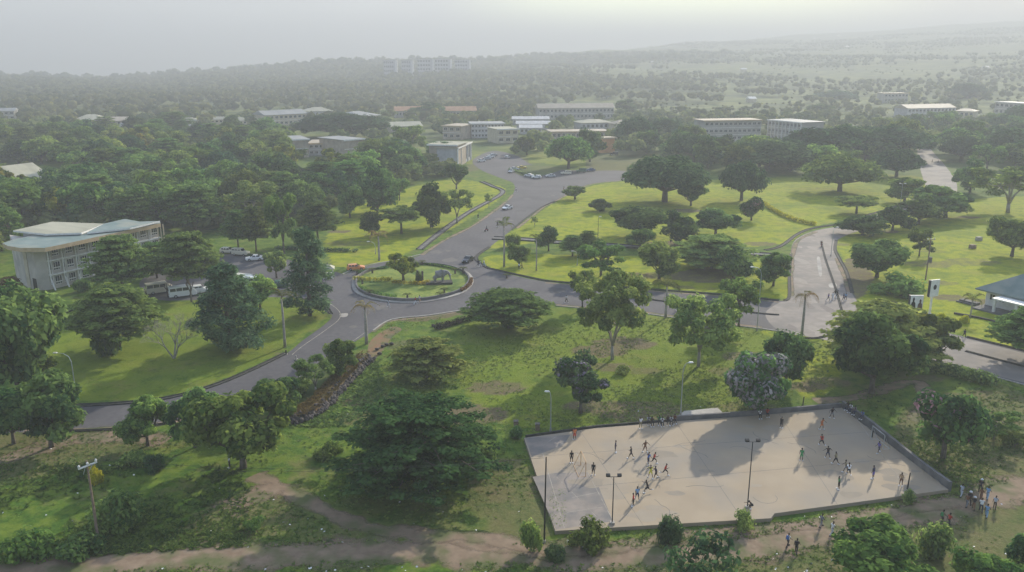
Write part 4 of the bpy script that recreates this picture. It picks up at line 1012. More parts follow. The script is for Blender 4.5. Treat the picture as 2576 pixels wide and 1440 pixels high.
for i, (u, v, w_) in enumerate([(1618, 140, 20), (1680, 150, 14), (1642, 158, 12), (2110, 92, 14), (2060, 112, 12), (2130, 118, 12), (2180, 104, 10), (2050, 98, 8), (1870, 175, 22), (2480, 170, 24), (2540, 95, 14), (1520, 240, 22), (1890, 250, 30)]):
    # hazy little houses on the far slope
    az = math.atan((u-1288)/CAM_F/(cp+(720-v)/CAM_F*sp)); dgs = np.linspace(700, 5200, 400)
    xx = dgs*math.sin(az); yy = dgs*math.cos(az); zz = hgt(xx, yy); k = (720-v)/CAM_F
    zr = CAM_H+yy*(k*cp-sp)/(cp+k*sp); hit = np.argmax(zz+4 > zr); x, y, z = xx[hit], yy[hit], zz[hit]
    wd = w_*.6*dgs[hit]/CAM_F
    t = thing('far_house', 'tiny pale roofed house lost in the haze of the far slope', 'house', (x, y, z), az, 'tiny pale houses on the hazy slope')
    w = MB(); w.box((0, 0, 2), (wd, 8, 4.2)); w.build('wall', M['cream'], t)
    w = MB(); w.add([(-wd/2-.6, -4.6, 4), (wd/2+.6, -4.6, 4), (wd/2+.6, 4.6, 4), (-wd/2-.6, 4.6, 4), (-wd/2-.6, 0, 6.4), (wd/2+.6, 0, 6.4)], [(0, 1, 5, 4), (2, 3, 4, 5), (0, 4, 3), (1, 2, 5), (3, 2, 1, 0)]); w.build('roof', M['white'], t)
far_wood('far_wood', 'hazy woods beyond the campus, climbing to the skyline', 1, 15000, (-37, 20), (640, 2550), 0, 12, (7, 13), keep=lambda x, y: rectclear(x, y) & (np.degrees(np.arctan2(x, y)) < 8+5*np.sin(y/170+x/300)+3.5*np.sin(y/61-x/90+1)+3*np.sin(x/37+y/29)) & ((np.hypot(x, y) > 1000) | (np.sin(x/60+y/90)+np.sin(x/33-y/51+1) > -.9)), tintr=(.2, .9))
far_wood('plain_wood', 'hazy thickets of trees on the wide plain at the right', 7, 9500, (9, 38), (640, 3800), 0, 10, (6, 11), keep=lambda x, y: rectclear(x, y) & (np.sin(x/160+y/210)+np.sin(x/77-y/93)+np.sin(y/101+1)+.8*np.sin(x/31+y/23) > .0), tintr=(.25, .9))
far_wood('campus_trees', 'small trees massed between the campus buildings', 2, 1000, (-36, 34), (400, 760), 0, 80, (6, 11), keep=lambda x, y: rectclear(x, y) & ~((x > -45) & (x < 80) & (y < 440)) & ~((x > 150) & (x < 300) & (y < 480)) & ~((x < 0) & (y < 500)) & ~((x > 60) & (y < 430)))
far_wood('slope_scrub', 'scattered trees and scrub on the wide far slope', 3, 3400, (8, 38), (680, 4200), 1, 14, (2, 5), keep=rectclear, clump=.2)
def infor(x, y):
    k = inside(x, y, FOREST) & ~inside(x, y, road_w) & ~inside(x, y, park_w)
    for a in HOLES: k &= ~inside(x, y, [U(*q) for q in ((a[0][0], a[0][1]), (a[1][0], a[1][1]), (a[2][0], a[2][1]+10), (a[3][0], a[3][1]+10))])
    return k
far_wood('wood_undergrowth', 'low bushes and small trees filling the wood left of the avenue', 6, 5200, (-38, 0), (170, 560), 0, 90, (3.5, 7.5), keep=infor)
far_wood('skyline_trees', 'line of tree crowns along the far ridge', 4, 420, (-36, 14), (2100, 2400), 0, 40, (10, 22))

# three storey building on the left
def corner_building():
    B = Vector(U(128, 729)+(0,)); H0 = ztop(B.y, 622); E = Vector(U(396, 566, H0)+(0,)); X = (E-B); Wf = X.length; X.normalize(); rz = math.atan2(X.y, X.x)
    H_ = H0
    t = thing('three_storey_building', 'three storey building with a tan curved end wall and white framed window bays', 'building', (B.x, B.y, 0), rz)
    dep = 8.5
    def loc(P, z):
        out = []
        for q in P:
            g = Vector(U(q[0], q[1], z)+(0,))-B; out.append((g.x*X.x+g.y*X.y, -g.x*X.y+g.y*X.x))
        return out
    end = [(0, 0)]+loc([(98, 731), (70, 724), (47, 708), (40, 692)], 0)+[(loc([(40, 692)], 0)[0][0]+1.0, dep+1.5), (Wf, dep), (Wf, 0)]
    w = MB(); w.prism(end, -.2, H_); w.build('wall', M['palerender'], t)
    # door recess on the end wall
    e0, e1 = end[1], end[2]; ra = math.atan2(e0[1]-e1[1], e0[0]-e1[0]); d = MB(); d.box((e0[0]*.75+e1[0]*.25, e0[1]*.75+e1[1]*.25-.03, 1.3), (1.4, .2, 2.6), rz=ra); d.build('door', M['black'], t)
    d = MB(); d.box((e0[0]*.2+e1[0]*.8, e0[1]*.2+e1[1]*.8-.06, H_/2), (1.3, .3, H_-.6), rz=ra); d.build('pilaster', M['cream'], t)
    # roofs: thick overhanging sheets, the front one following the curved end
    def loc(P, z):
        out = []
        for q in P:
            g = Vector(U(q[0], q[1], z)+(0,))-B; out.append((g.x*X.x+g.y*X.y, -g.x*X.y+g.y*X.x))
        return out
    ring = loc([(50, 624), (113, 624), (152, 616), (190, 608), (300, 584), (404, 562), (402, 557), (327, 571), (219, 582), (112, 588), (40, 601), (6, 612), (20, 619)], H_+.9)
    r_cream = loc([(33, 580), (131, 558), (262, 563), (205, 586), (113, 589)], H_+1.5); r_back = loc([(262, 563), (314, 551), (352, 558), (402, 556), (327, 574), (219, 585)], H_+1.5)
    def tilt(P, z0, sx, sy, th, name, m, mf):
        n = len(P); zz = [z0+sx*x+sy*y for x, y in P]
        b = MB(); V = [(x, y, z) for (x, y), z in zip(P, zz)]+[(x, y, z-th) for (x, y), z in zip(P, zz)]
        tri = tessellate_polygon([[Vector((x, y, 0)) for x, y in P]])
        for tr in tri:
            a, c, d = (P[i] for i in tr); ccw = (c[0]-a[0])*(d[1]-a[1])-(c[1]-a[1])*(d[0]-a[0]) > 0
            q = tuple(tr) if ccw else tuple(tr[::-1]); b.add([V[i] for i in q], [(0, 1, 2)], 0); b.add([V[i+n] for i in q], [(2, 1, 0)], 1)
        for i in range(n): j = (i+1) % n; b.add([V[i], V[j], V[j+n], V[i+n]], [(0, 3, 2, 1)], 1)
        return b.build(name, [M[m], M[mf]], t)
    tilt(ring, H_+.9, 0, .0, .9, 'roof', 'rf_green', 'fascia')
    tilt(r_cream, H_+1.5, .0, .0, .4, 'roof', 'rf_cream', 'white')
    tilt(r_back, H_+1.5, .0, .0, .4, 'roof', 'rf_green', 'white')
    def ins(P, k): cx = sum(p[0] for p in P)/len(P); cy = sum(p[1] for p in P)/len(P); return [(cx+(x-cx)*k, cy+(y-cy)*k) for x, y in P]
    w = MB(); w.prism(ins(r_cream, .8), 0, H_+1.05); w.build('rear_wing', M['greywall'], t)
    bays = 9; bw = Wf/bays; fh = H_/3
    for k in range(bays):
        c = MB(); x = bw*(k+.02)
        c.tube([(x+.15, -.35, H_-.1), (x+.15, -.35, 2.4), (x+.15, -1.1, .7), (x+.15, -1.5, -.1)], [.17]*4, 6); c.build('column', M['white'], t)
        c = MB(); c.tube([(x+.75, -.3, H_-.1), (x+.75, -.3, 2.0), (x+.5, -.8, .3)], [.10]*3, 5); c.build('column', M['white'], t)
        for fl in range(3):
            z = fh*fl+fh*.62
            add_window(t, x+.45, -.04, z, .55, fh*.62, bars=1)
            add_window(t, x+bw*.62, -.04, z+.15, bw*.52, fh*.42, bars=3)
            add_window(t, x+bw*.62, -.04, z-.85, bw*.52, fh*.17, bars=3)
        for fl in (1, 2):
            s = MB(); s.box((x+bw*.5, -.3, fh*fl+.05), (bw-.02, .6, .28)); s.build('ledge', M['white'], t)
    for k in range(3): c = MB(); c.tube([(Wf+1.2-.8*k, -.5, -.1), (Wf+1.2-.8*k, -.5, H_)], [.14, .14], 6); c.build('column', M['cream'], t)
    return t
corner_building()
BKN = len(BK)
# low house at the right edge
def low_house():
    a = Vector(U(2470, 770)+(0,)); b = Vector(U(2640, 812)+(0,)); X = b-a; Wf = X.length; rz = math.atan2(X.y, X.x); H_ = 3.6
    t = thing('low_house', 'low house with a grey green hipped roof and a white columned porch', 'house', (a.x, a.y, 0), rz)
    w = MB(); w.box((Wf/2, 6.5, 1.7), (Wf, 11, 3.8)); w.build('wall', M['white'], t)
    r = MB(); x0, x1, y0, y1 = -1.6, Wf+1.6, -.6, 13.5
    r.add([(x0, y0, H_), (x1, y0, H_), (x1, y1, H_), (x0, y1, H_), (5.5, 6.5, H_+4.2), (Wf-3, 6.5, H_+4.2), (x0, y0, H_-.3), (x1, y0, H_-.3), (x1, y1, H_-.3), (x0, y1, H_-.3)],
          [(0, 1, 5, 4), (2, 3, 4, 5), (0, 4, 3), (1, 2, 5), (6, 7, 1, 0), (7, 8, 2, 1), (8, 9, 3, 2), (9, 6, 0, 3), (9, 8, 7, 6)]); r.build('roof', M['rf_green'], t)
    p = MB(); p.box((Wf*.62, -1.2, 3.0), (9.4, 4.4, .3), tilt=0); p.build('porch_roof', M['white'], t)
    for k in range(3): c = MB(); c.box((Wf*.62-4.3+4.3*k, -3.0, 1.4), (.45, .45, 2.9)); c.build('column', M['white'], t)
    for x in (1.4, 3.4): add_window(t, x, .96, 2.1, 1.2, 1.3)
    for x in (7.6, 10.2, 12.6): add_window(t, x, .96, 1.7, 1.6, 2.0)
    s = MB(); s.box((-2.4, -.5, .35), (3.8, 1.4, .5)); s.box((-2.6, -1.4, .12), (4.2, .5, .3)); s.build('step', M['greyconc'], t)
    s = MB(); s.box((Wf/2, -1.6, .12), (Wf, 4.2, .34)); s.build('terrace', M['greyconc'], t)
low_house()
# gate hut beside the car park
x, y = U(826, 700); t = thing('gate_hut', 'small open white hut beside the tall conifer', 'hut', (x, y, 0), .2)
for i in (-1, 1):
    for j in (-1, 1): s = MB(); s.box((i*1.1, j*1.1, 1.25), (.18, .18, 2.5)); s.build('post', M['white'], t)
s = MB(); s.add([(-1.6, -1.6, 2.5), (1.6, -1.6, 2.5), (1.6, 1.6, 2.5), (-1.6, 1.6, 2.5), (0, 0, 3.4)], [(0, 1, 4), (1, 2, 4), (2, 3, 4), (3, 0, 4), (3, 2, 1, 0)]); s.build('roof', M['rf_cream'], t)
s = MB(); s.box((0, .4, .55), (2.1, 1.4, 1.1)); s.build('counter', M['white'], t)

# ------------------------------------------------------------------ court
CZ = .45
P_bl, P_lt, P_ul, P_tr, P_r, P_b2, P_b3, P_b4 = (1397, 1336), (1318, 1102), (1330, 1097), (2117, 1026), (2386, 1232), (2262, 1246), (1948, 1292), (1940, 1304)
court = [U(*q, CZ) for q in (P_bl, P_lt, (1500, 1077), (1700, 1060), (1900, 1046), P_tr, P_r, P_b3, P_b4)]
mb = MB(); mb.prism(court, -.1, CZ, 0); o = mb.build('court_slab', M['slab']); o['kind'] = 'structure'
sheet('court_patch', [U(*q, CZ) for q in ((1399, 1333), (1340, 1200), (1400, 1190), (1440, 1190), (1478, 1188), (1500, 1210), (1542, 1312))], CZ+.004, M['slab2'])
sheet('court_patch', [U(*q, CZ) for q in ((1322, 1103), (1435, 1094), (1418, 1120), (1365, 1140), (1338, 1150))], CZ+.004, M['slab2'])
def cline(a, b, w=.05, m='paintline', name='court_line', z=.008):
    P = [U(*a, CZ), U(*b, CZ)]; o = ribbon(P, -w, w, CZ+.002, CZ+z, M[m], name); o['kind'] = 'structure'
for a, b in [((1425, 1290), (1515, 1276)), ((1440, 1252), (1500, 1240)), ((1478, 1188), (1545, 1316)), ((1365, 1140), (1420, 1330)), ((1400, 1200), (1500, 1300)), ((1365, 1122), (1400, 1098)), ((1450, 1140), (1475, 1190)), ((2110, 1035), (2260, 1118)), ((2260, 1118), (2380, 1230)), ((2140, 1032), (2290, 1245))]:
    cline(a, b, .035)
for a, b in [((1460, 1085), (1620, 1325)), ((1700, 1062), (1870, 1310)), ((1960, 1042), (2110, 1275)), ((1335, 1150), (2210, 1085)), ((1365, 1235), (2300, 1150))]: cline(a, b, .02, 'greyconc', 'slab_joint', .006)
rc = random.Random(12)
for i in range(46):     # cracks and stains worn into the slab
    u, v = rc.uniform(1360, 2330), rc.uniform(1050, 1310); x, y = U(u, v, CZ)
    if not inside(np.array([x]), np.array([y]), [(cxx*.97+.03*28, cyy*.97+.03*97) for cxx, cyy in court])[0]: continue
    if i % 3 == 0:
        P = [(x, y)]; a = rc.uniform(0, 6.28)
        for k in range(7): a += rc.uniform(-.6, .6); P.append((P[-1][0]+math.cos(a)*.7, P[-1][1]+math.sin(a)*.7))
        if all(inside(np.array([p[0]]), np.array([p[1]]), court)[0] for p in P): o = ribbon(P, -.025, .025, CZ+.002, CZ+.0075, M['greyconc'], 'slab_crack'); o['kind'] = 'structure'
    else:
        n = 11; r0 = rc.uniform(.4, 1.5); P = [(x+math.cos(6.28*k/n)*r0*rc.uniform(.6, 1.3)*1.5, y+math.sin(6.28*k/n)*r0*rc.uniform(.5, 1.1)) for k in range(n)]
        if all(inside(np.array([p[0]]), np.array([p[1]]), court)[0] for p in P): sheet('court_stain', spline(P, 3, True), CZ+.0015+.0001*i, M['slab3' if i % 2 else 'slab4'])
# moss strip with weeds along the left edge of the slab
rng = np.random.default_rng(9)
P = np.array([(*U(1395+rng.uniform(-14, 30), v, CZ), CZ+.08) for v in rng.uniform(1230, 1325, 240)]); V, Q = leaves(rng, P, rng.normal(size=P.shape)+[0, 0, 1], rng.uniform(.08, .18, len(P))); V[:, 2] = CZ+.012+np.clip(V[:, 2]-CZ, 0, .12)*.5
link('weeds', np_mesh('weeds', V, [Q], [L['green']], rng.uniform(.2, .9, len(P))), kind='stuff', label='weeds growing in the court slab cracks', category='weeds')
# low walls round it
def wall(P, h, w, m, name, label, z0=0.0, n=1):
    Q = [U(*q, CZ) for q in P]; o = ribbon(Q, -w/2, w/2, z0, h, M[m], name); tag(o, label, 'wall'); return o
wall([(1322, 1099), (1500, 1074), (1694, 1058)], CZ+.22, .25, 'darkconc', 'court_kerb_wall', 'low dark kerb wall along the court near the lilac tree')
wall([(1697, 1056), (1900, 1042), (2012, 1032), (2114, 1023)], CZ+.55, .35, 'greyconc', 'court_wall', 'grey wall behind the seated spectators')
wall([(2119, 1022), (2190, 1072), (2260, 1130), (2330, 1186), (2390, 1229)], CZ+.85, .4, 'greyconc', 'court_wall', 'dark grey wall along the court\'s right side')
pf = MB(); pf.prism([U(*q, .75) for q in ((1696, 1052), (1722, 1034), (1805, 1026), (1822, 1042))], 0, .75); o = pf.build('concrete_platform', M['conc']); tag(o, 'raised concrete platform with a lamp post behind the court', 'platform')

# goals
def goal(u, v, rz, label, m):
    x, y = U(u, v, CZ); t = thing('goal', label, 'goal', (x, y, CZ), rz)
    for s in (-1, 1):
        p = MB(); p.tube([(0, s*1.5, 0), (0, s*1.5, 2.0)], [.045, .045], 6); p.build('post', m, t)
        p = MB(); p.tube([(0, s*1.5, 2.0), (-.9, s*1.5, 0), (0, s*1.5, .02)], [.03]*3, 5); p.build('stay', m, t)
    p = MB(); p.tube([(0, -1.45, 2.0), (0, 1.45, 2.0)], [.045, .045], 6); p.build('crossbar', m, t)
    p = MB(); p.tube([(-.9, -1.5, .03), (-.9, 1.5, .03)], [.03, .03], 5); p.build('base_bar', m, t)
M['goalpaint'] = noisy('faded_orange_paint', (.45, .22, .10), (.5, .33, .15), 3, .6)
goal(1467, 1185, .12, 'faded orange goal frame at the court\'s left end', M['goalpaint'])
goal(2206, 1118, math.pi+.12, 'dark goal frame at the court\'s right end', M['steel'])

# ------------------------------------------------------------------ poles, lamps, signs
def pole_top(u, v, vt, z=0): x, y = U(u, v, z); return x, y, ztop(y, vt)-z
def floodlight(u, v, vt, label, double=True, z=CZ, m='steel'):
    x, y, h = pole_top(u, v, vt, z); t = thing('floodlight_pole', label, 'floodlight', (x, y, z), 0)
    p = MB(); p.tube([(0, 0, -.05), (0, 0, h)], [.07, .05], 7); p.build('pole', M[m], t)
    b = MB(); b.box((0, 0, .12), (.5, .5, .24)); b.build('footing', M['conc'], t)
    p = MB(); p.tube([(-.75, 0, h), (.75, 0, h)], [.04, .04], 5); p.build('crossarm', M[m], t)
    for s in (-1, 1):
        q = MB(); q.box((s*.62, .08, h+.16), (.46, .3, .22), tilt=.4); f = q.build('lamp_head', M['black'], t)
        q = MB(); q.box((s*.62, .245, h+.11), (.38, .04, .17), tilt=.4); q.build('lens', M['lamp'], f)
    return t
floodlight(1540, 1318, 1200, 'twin headed floodlight pole at the court\'s near edge, left', m='black')
floodlight(1880, 1278, 1112, 'tall twin headed floodlight pole beside the crouching man', m='black')
def lamp(u, v, vt, label, arm=1.6, side=-1, z=0, curved=True, double=False, m='steel'):
    x, y, h = pole_top(u, v, vt, z); t = thing('street_lamp', label, 'street lamp', (x, y, z), 0)
    p = MB(); k = h-1.4 if curved else h
    pts = [(0, 0, -.05), (0, 0, k)]; R = [.09, .06]
    if curved: pts += [(side*arm*.15, 0, k+.8), (side*arm*.5, 0, k+1.25), (side*arm, 0, h)]; R += [.05, .045, .04]
    p.tube(pts, R, 7); p.build('pole', M[m], t)
    b = MB(); b.tube([(0, 0, 0), (0, 0, .5)], [.16, .13], 8); b.build('base', M['conc'], t)
    for s in ((side, -side) if double else (side,)):
        e = MB(); e.box((s*(arm+.25), 0, h+.02), (.75, .28, .14), taper=.7); f = e.build('lamp_head', M['white'], t)
        e = MB(); e.box((s*(arm+.25), 0, h-.07), (.5, .2, .04)); e.build('lens', M['lamp'], f)
        if double and s != side: a = MB(); a.tube([(0, 0, h-.5), (s*arm, 0, h)], [.04, .04], 5); a.build('arm', M[m], t)
lamp(193, 1003, 888, 'curved street lamp on the shaded lawn above the dense trees', 2.0)
lamp(945, 640, 608, 'curved street lamp beside the palm on the lawn', 1.6)
lamp(1712, 1046, 912, 'slim lamp post standing on the concrete platform', .8, 1, .75)
lamp(1385, 1085, 985, 'very thin pale post on the rough lawn above the court', .3, -1)
lamp(1904, 832, 672, 'tall double lamp with a white head beside the near kerb', 1.6, -1)
lamp(2264, 520, 462, 'white topped lamp post on the lawn inside the bend', .6, 1, curved=False, double=True)
lamp(1452, 668, 632, 'small street lamp on the lawn strip', 1.0, -1)
lamp(1504, 600, 545, 'dark thin lamp post on the bright lawn', .3, 1, m='black')
lamp(2090, 645, 572, 'thin lamp post at the corner of the concrete road', .8, 1)
lamp(1412, 405, 372, 'lamp post near the junction cars', .8, 1)
for u, v, vt, lb in [(1369, 1365, 1150, 'dark leaning pole beside the court\'s left edge'), (2281, 1240, 1190, 'short pole at the court\'s right end'), (2018, 1030, 998, 'short post behind the court wall'), (2192, 1108, 1084, 'thin post by the right side court wall')]:
    x, y, h = pole_top(u, v, vt); t = thing('pole', lb, 'pole', (x, y, 0))
    p = MB(); p.tube([(0, 0, -.05), (.1, 0, h)], [.10, .07], 7); p.build('shaft', M['black'], t)
    p = MB(); p.tube([(0, 0, 0), (0, 0, .3)], [.2, .17], 8); p.build('footing', M['conc'], t)
def utility(u, v, vt, label, rz, transformer=False, uv=None):
    x, y, h = pole_top(u, v, vt); t = thing('utility_pole', label, 'utility pole', (x, y, 0), rz)
    p = MB(); p.tube([(0, 0, -.1), (.05, 0, h*.5), (0, 0, h)], [.17, .14, .10], 8); p.build('pole', M['wood'], t)
    p = MB(); p.box((0, -.12, h-.5), (2.0, .12, .14)); c = p.build('crossarm', M['white'] if not transformer else M['wood'], t)
    for s in (-.9, 0, .9): q = MB(); q.tube([(s, -.12, h-.43), (s, -.12, h-.25), (s, -.12, h-.12)], [.09, .13, .07], 7); q.build('insulator', M['white'], t)
    p = MB(); p.tube([(-.55, -.1, h-1.3), (-.25, -.12, h-.55)], [.03, .03], 4); p.tube([(.55, -.1, h-.55), (0, -.1, h-1.3)], [.03, .03], 4); p.build('brace', M['steel'], t)
    if transformer:
        q = MB(); q.tube([(.5, 0, h*.42), (.5, 0, h*.54)], [.45, .45], 10); q.build('transformer', M['greyconc'], t)
        q = MB(); q.box((0, 0, h*.40), (2.0, .15, .12)); q.build('bracket', M['wood'], t)
    return (x, y, h)
up1 = utility(247, 1362, 1160, 'wooden utility pole with pale insulators in the rough field', .95)
utility(2328, 705, 598, 'dark utility pole carrying a transformer on the right lawn', .2, True)
# wires from the field pole to the pole by the court
x2, y2, h2 = pole_top(1369, 1365, 1150)
for i, k in enumerate((-.9, .9)):
    P = []
    for s in np.linspace(0, 1, 13): P.append((up1[0]*(1-s)+x2*s, up1[1]*(1-s)+y2*s+k*(1-s)*.6, up1[2]*(1-s)+h2*s-1.2*math.sin(math.pi*s)-.1))
    w = MB(); w.tube(P, [.012]*13, 4); tag(w.build('power_wire', M['black']), ('upper' if i else 'lower')+' thin power wire strung from the field pole past the huge tree', 'wire', 'power wires over the field')
# billboards
def billboard(u, v, vtop, vbot, wpx, label, rz, mark):
    x, y = U(u, v); h1 = ztop(y, vtop); h0 = ztop(y, vbot); w = wpx*depth(y)/CAM_F
    t = thing('billboard', label, 'billboard', (x, y, 0), rz)
    p = MB(); p.tube([(0, 0, -.1), (0, 0, h1-.2)], [.22, .2], 8); p.build('post', M['white'], t)
    b = MB(); b.box((0, 0, .15), (.9, .9, .3)); b.build('footing', M['conc'], t)
    b = MB(); b.box((0, -.35, (h0+h1)/2), (w, .22, h1-h0)); pn = b.build('panel', M['white'], t)
    b = MB(); b.box((-w/2-.08, -.2, (h0+h1)/2), (.14, .5, h1-h0)); b.build('side_frame', M['black'], t)
    if mark == 'emblem':
        e = MB(); n = 8; c = (h0+h1)/2
        e.prism([(math.cos(a*2*math.pi/n)*.42, math.sin(a*2*math.pi/n)*.55) for a in range(n)], 0, .03); o = e.build('emblem', M['black'], pn, (0, -.47, c+.2)); o.rotation_euler = (math.pi/2, 0, 0)
    else:
        for sx, sc in ((-.25, 1.0), (.28, .85)):
            e = MB(); hh = (h1-h0)*sc; e.prism([(-.35*w*.6, 0), (.35*w*.6, 0), (.30*w*.5, hh*.45), (.12*w*.5, hh*.55), (.16*w*.5, hh*.75), (0, hh*.86), (-.16*w*.5, hh*.75), (-.12*w*.5, hh*.55), (-.30*w*.5, hh*.45)], 0, .03)
            o = e.build('printed_figure', M['hair' if sx < 0 else 'skin'], pn, (sx*w, -.46-.02*(sx > 0), h0+.05)); o.rotation_euler = (math.pi/2, 0, 0)
billboard(2338, 792, 703, 745, 28, 'tall white billboard with a small dark emblem', .35, 'emblem')
billboard(2298, 800, 742, 778, 32, 'lower poster board showing dark printed figures', .0, 'figures')

# ------------------------------------------------------------------ palms
def frond_mesh(seed, dry):
    rng = np.random.default_rng(seed); L_ = 2.4; n = 16; C = []; V = []; Q = []
    pts = [np.array([L_*s*(1-.18*s), 0, .75*math.sin(s*2.2)*(1-.55*s)-(1.5 if dry else 1.0)*s**3]) for s in np.linspace(0, 1, n)]
    for i in range(1, n):
        a, b = pts[i-1], pts[i]; d = (b-a); w = .03*(1-i/n)+.01
        k = len(V); V += [a+[0, -w, 0], a+[0, w, 0], b+[0, w, 0], b+[0, -w, 0]]; Q.append([k, k+3, k+2, k+1])
        ll = .75*math.sin(math.pi*min(.97, .12+.88*i/n))+.12
        for s in (-1, 1):
            tip = b+np.array([.32*ll, s*ll*.8, -.35*ll+rng.normal()*.06]); k = len(V)
            V += [b, b+(tip-b)*.5+np.array([.06, 0, .02]), tip, b+(tip-b)*.5-np.array([.06, 0, -.0])]; Q.append([k, k+1, k+2, k+3])
    return np_mesh('frond', np.array(V), [np.array(Q)], [L['drypalm' if dry else 'palm']], rng.uniform(.2, .9, len(Q)))
FR = {0: [frond_mesh(s, False) for s in range(3)], 1: [frond_mesh(s+9, True) for s in range(3)]}
def palm(u, v, vt, label, dry=0, n=9, r=.24, fs=1.0, up=0.0):
    x, y, h = pole_top(u, v, vt); h = max(2, h-.5); t = thing('palm_tree', label, 'palm tree', (x, y, 0), 0)
    p = MB(); p.tube([(0, 0, -.1), (.03, 0, h*.25), (.05, 0, h*.7), (0, 0, h)], [r*1.15, r, r*.85, r*.6], 8); p.build('trunk', M['bark_pale'], t, smooth=True)
    p = MB(); p.tube([(0, 0, h-.02), (0, 0, h+.6)], [r*.55, .1], 6); p.build('crown_shaft', M['wood'], t)
    rr = random.Random(int(u))
    for k in range(n):
        f = link('frond', FR[dry][k % 3], t, (0, 0, h+.35)); f.rotation_euler = (rr.uniform(-.2, .2), -rr.uniform(-.35, .75)-up, 2*math.pi*k/n+rr.uniform(-.2, .2)); f.scale = (fs*rr.uniform(.85, 1.15),)*3
palm(717, 874, 745, 'tall palm with thin ragged fronds on the lawn by the bend', 0, 8, .24, 1.25, .3)
palm(922, 866, 772, 'stout palm with dry yellow fronds at the road edge', 1, 8, .3, 1.1)
palm(954, 656, 590, 'palm with spread pale fronds on the lawn above the roundabout', 1, 9, .28, 1.45)
palm(2016, 850, 742, 'palm with drooping dry fronds below the concrete road junction', 1, 8, .26, 1.15)
palm(1674, 800, 716, 'palm with a full pale green crown beside the right road', 0, 10, .26, 1.4)
palm(1268, 672, 568, 'tall thin palm with a few upright fronds beside the avenue', 0, 6, .24, 1.3, .5)
palm(1349, 682, 600, 'thin palm stem with small upright fronds on the lawn strip', 0, 5, .16, 1.0, .5)
palm(2440, 800, 750, 'small pale palm beside the porch lawn', 0, 7, .16, 1.1)
for i, (u, v, vt) in enumerate([(898, 694, 676), (937, 689, 673), (1165, 690, 668), (1145, 690, 672), (1118, 742, 722), (1108, 748, 735), (930, 745, 728), (1062, 668, 655), (912, 716, 700), (1025, 752, 738), (1275, 700, 690)]):
    x, y, h = pole_top(u, v, vt); t = thing('cycad', 'small dark palm like cycad planted on the roundabout island' if i < 10 else 'small cycad on the lawn corner by the avenue', 'cycad', (x, y, .1), i, 'small cycads of the roundabout island' if i < 10 else None)
    p = MB(); p.tube([(0, 0, -.1), (0, 0, h*.6)], [.25, .2], 7); p.build('trunk', M['bark'], t)
    for k in range(8): f = link('frond', FR[0][k % 3], t, (0, 0, h*.6)); f.rotation_euler = (0, -.25, k*.785); f.scale = (.55,)*3

# ------------------------------------------------------------------ roundabout
ISL = [(885, 712), (892, 735), (930, 752), (990, 762), (1060, 762), (1120, 752), (1165, 738), (1188, 718), (1190, 700), (1170, 682), (1120, 668), (1050, 664), (990, 668), (930, 680), (898, 694)]
isl = G(ISL, 4, True)
mb = MB(); mb.prism(isl, 0, .14); o = mb.build('roundabout_island', M['conc']); o['kind'] = 'structure'
cx_ = sum(p[0] for p in isl)/len(isl); cy_ = sum(p[1] for p in isl)/len(isl)
def shr(k): return [(cx_+(x-cx_)*k, cy_+(y-cy_)*k) for x, y in isl]
M['lawn_isl'] = noisy('dry_island_grass', (.12, .18, .02), (.22, .25, .04), 1.5, 1, c3=(.06, .12, .015), sc2=.2)
sheet('island_lawn', shr(.93), .146, M['lawn_isl'])
ring = shr(.925); ring.append(ring[0])
o = ribbon(ring, -.17, .17, .14, .75, M['greyconc'], 'island_wall'); tag(o, 'low dark ring wall round the roundabout island', 'wall')
def hedge(P, w, h, lm, name, label, seed, per=46, size=.22, z=0.0):
    rng = np.random.default_rng(seed); Q = G(P, 6); cl = []; acc = 0
    for (x0, y0), (x1, y1) in zip(Q[:-1], Q[1:]):
        d = math.hypot(x1-x0, y1-y0); k = max(1, int(d/(w*.55)))
        for i in range(k):
            t = i/k; cl.append((np.array([x0+(x1-x0)*t+rng.normal()*w*.06, y0+(y1-y0)*t+rng.normal()*w*.06, z+h*.5]), (w*.5, w*.5, h*.52*rng.uniform(.85, 1.12)), rng.uniform(.25, .75)))
    me = crown_mesh(name, rng, cl, per, size, L[lm], core=.85, shell=(.85, 1.05), up=.3)
    return tag(link(name, me), label, 'hedge')
hedge([(893, 706), (950, 709), (985, 709)], 1.3, 1.0, 'yellow', 'hedge', 'bright yellow clipped hedge on the roundabout island, left', 1, z=.15)
hedge([(990, 714), (1050, 718), (1080, 716)], 1.1, .9, 'yellow', 'hedge', 'yellow hedge below the island\'s tree', 2, z=.15)
hedge([(905, 728), (940, 742), (1000, 752)], 1.2, .8, 'green', 'hedge', 'green hedge along the island\'s near rim', 3, z=.15)
hedge([(900, 690), (930, 682), (980, 676)], .8, .6, 'mango', 'hedge', 'dark hedge on the island\'s far rim', 4, z=.15)
hedge([(1070, 668), (1110, 673), (1150, 682)], .7, .55, 'green', 'hedge', 'thin hedge behind the elephant statue', 5, z=.15)
hedge([(1160, 735), (1180, 722), (1186, 706)], 1.0, .8, 'brown', 'hedge', 'reddish hedge at the island\'s right rim', 6, z=.15)
hedge([(2322, 930), (2380, 940), (2440, 955), (2492, 968)], 3.0, 1.9, 'mango', 'hedge', 'dark flowering hedge between the right road and the lawn', 7, per=120, size=.3)
hedge([(1103, 828), (1150, 815), (1200, 800), (1245, 788)], 1.6, 1.1, 'redhedge', 'hedge', 'dark red hedge along the bank near the roundabout', 8, per=80)
hedge([(700, 628), (800, 632), (905, 634)], 1.8, 1.0, 'dark', 'hedge', 'long dark clipped hedge above the parking area', 9, per=60, size=.3)
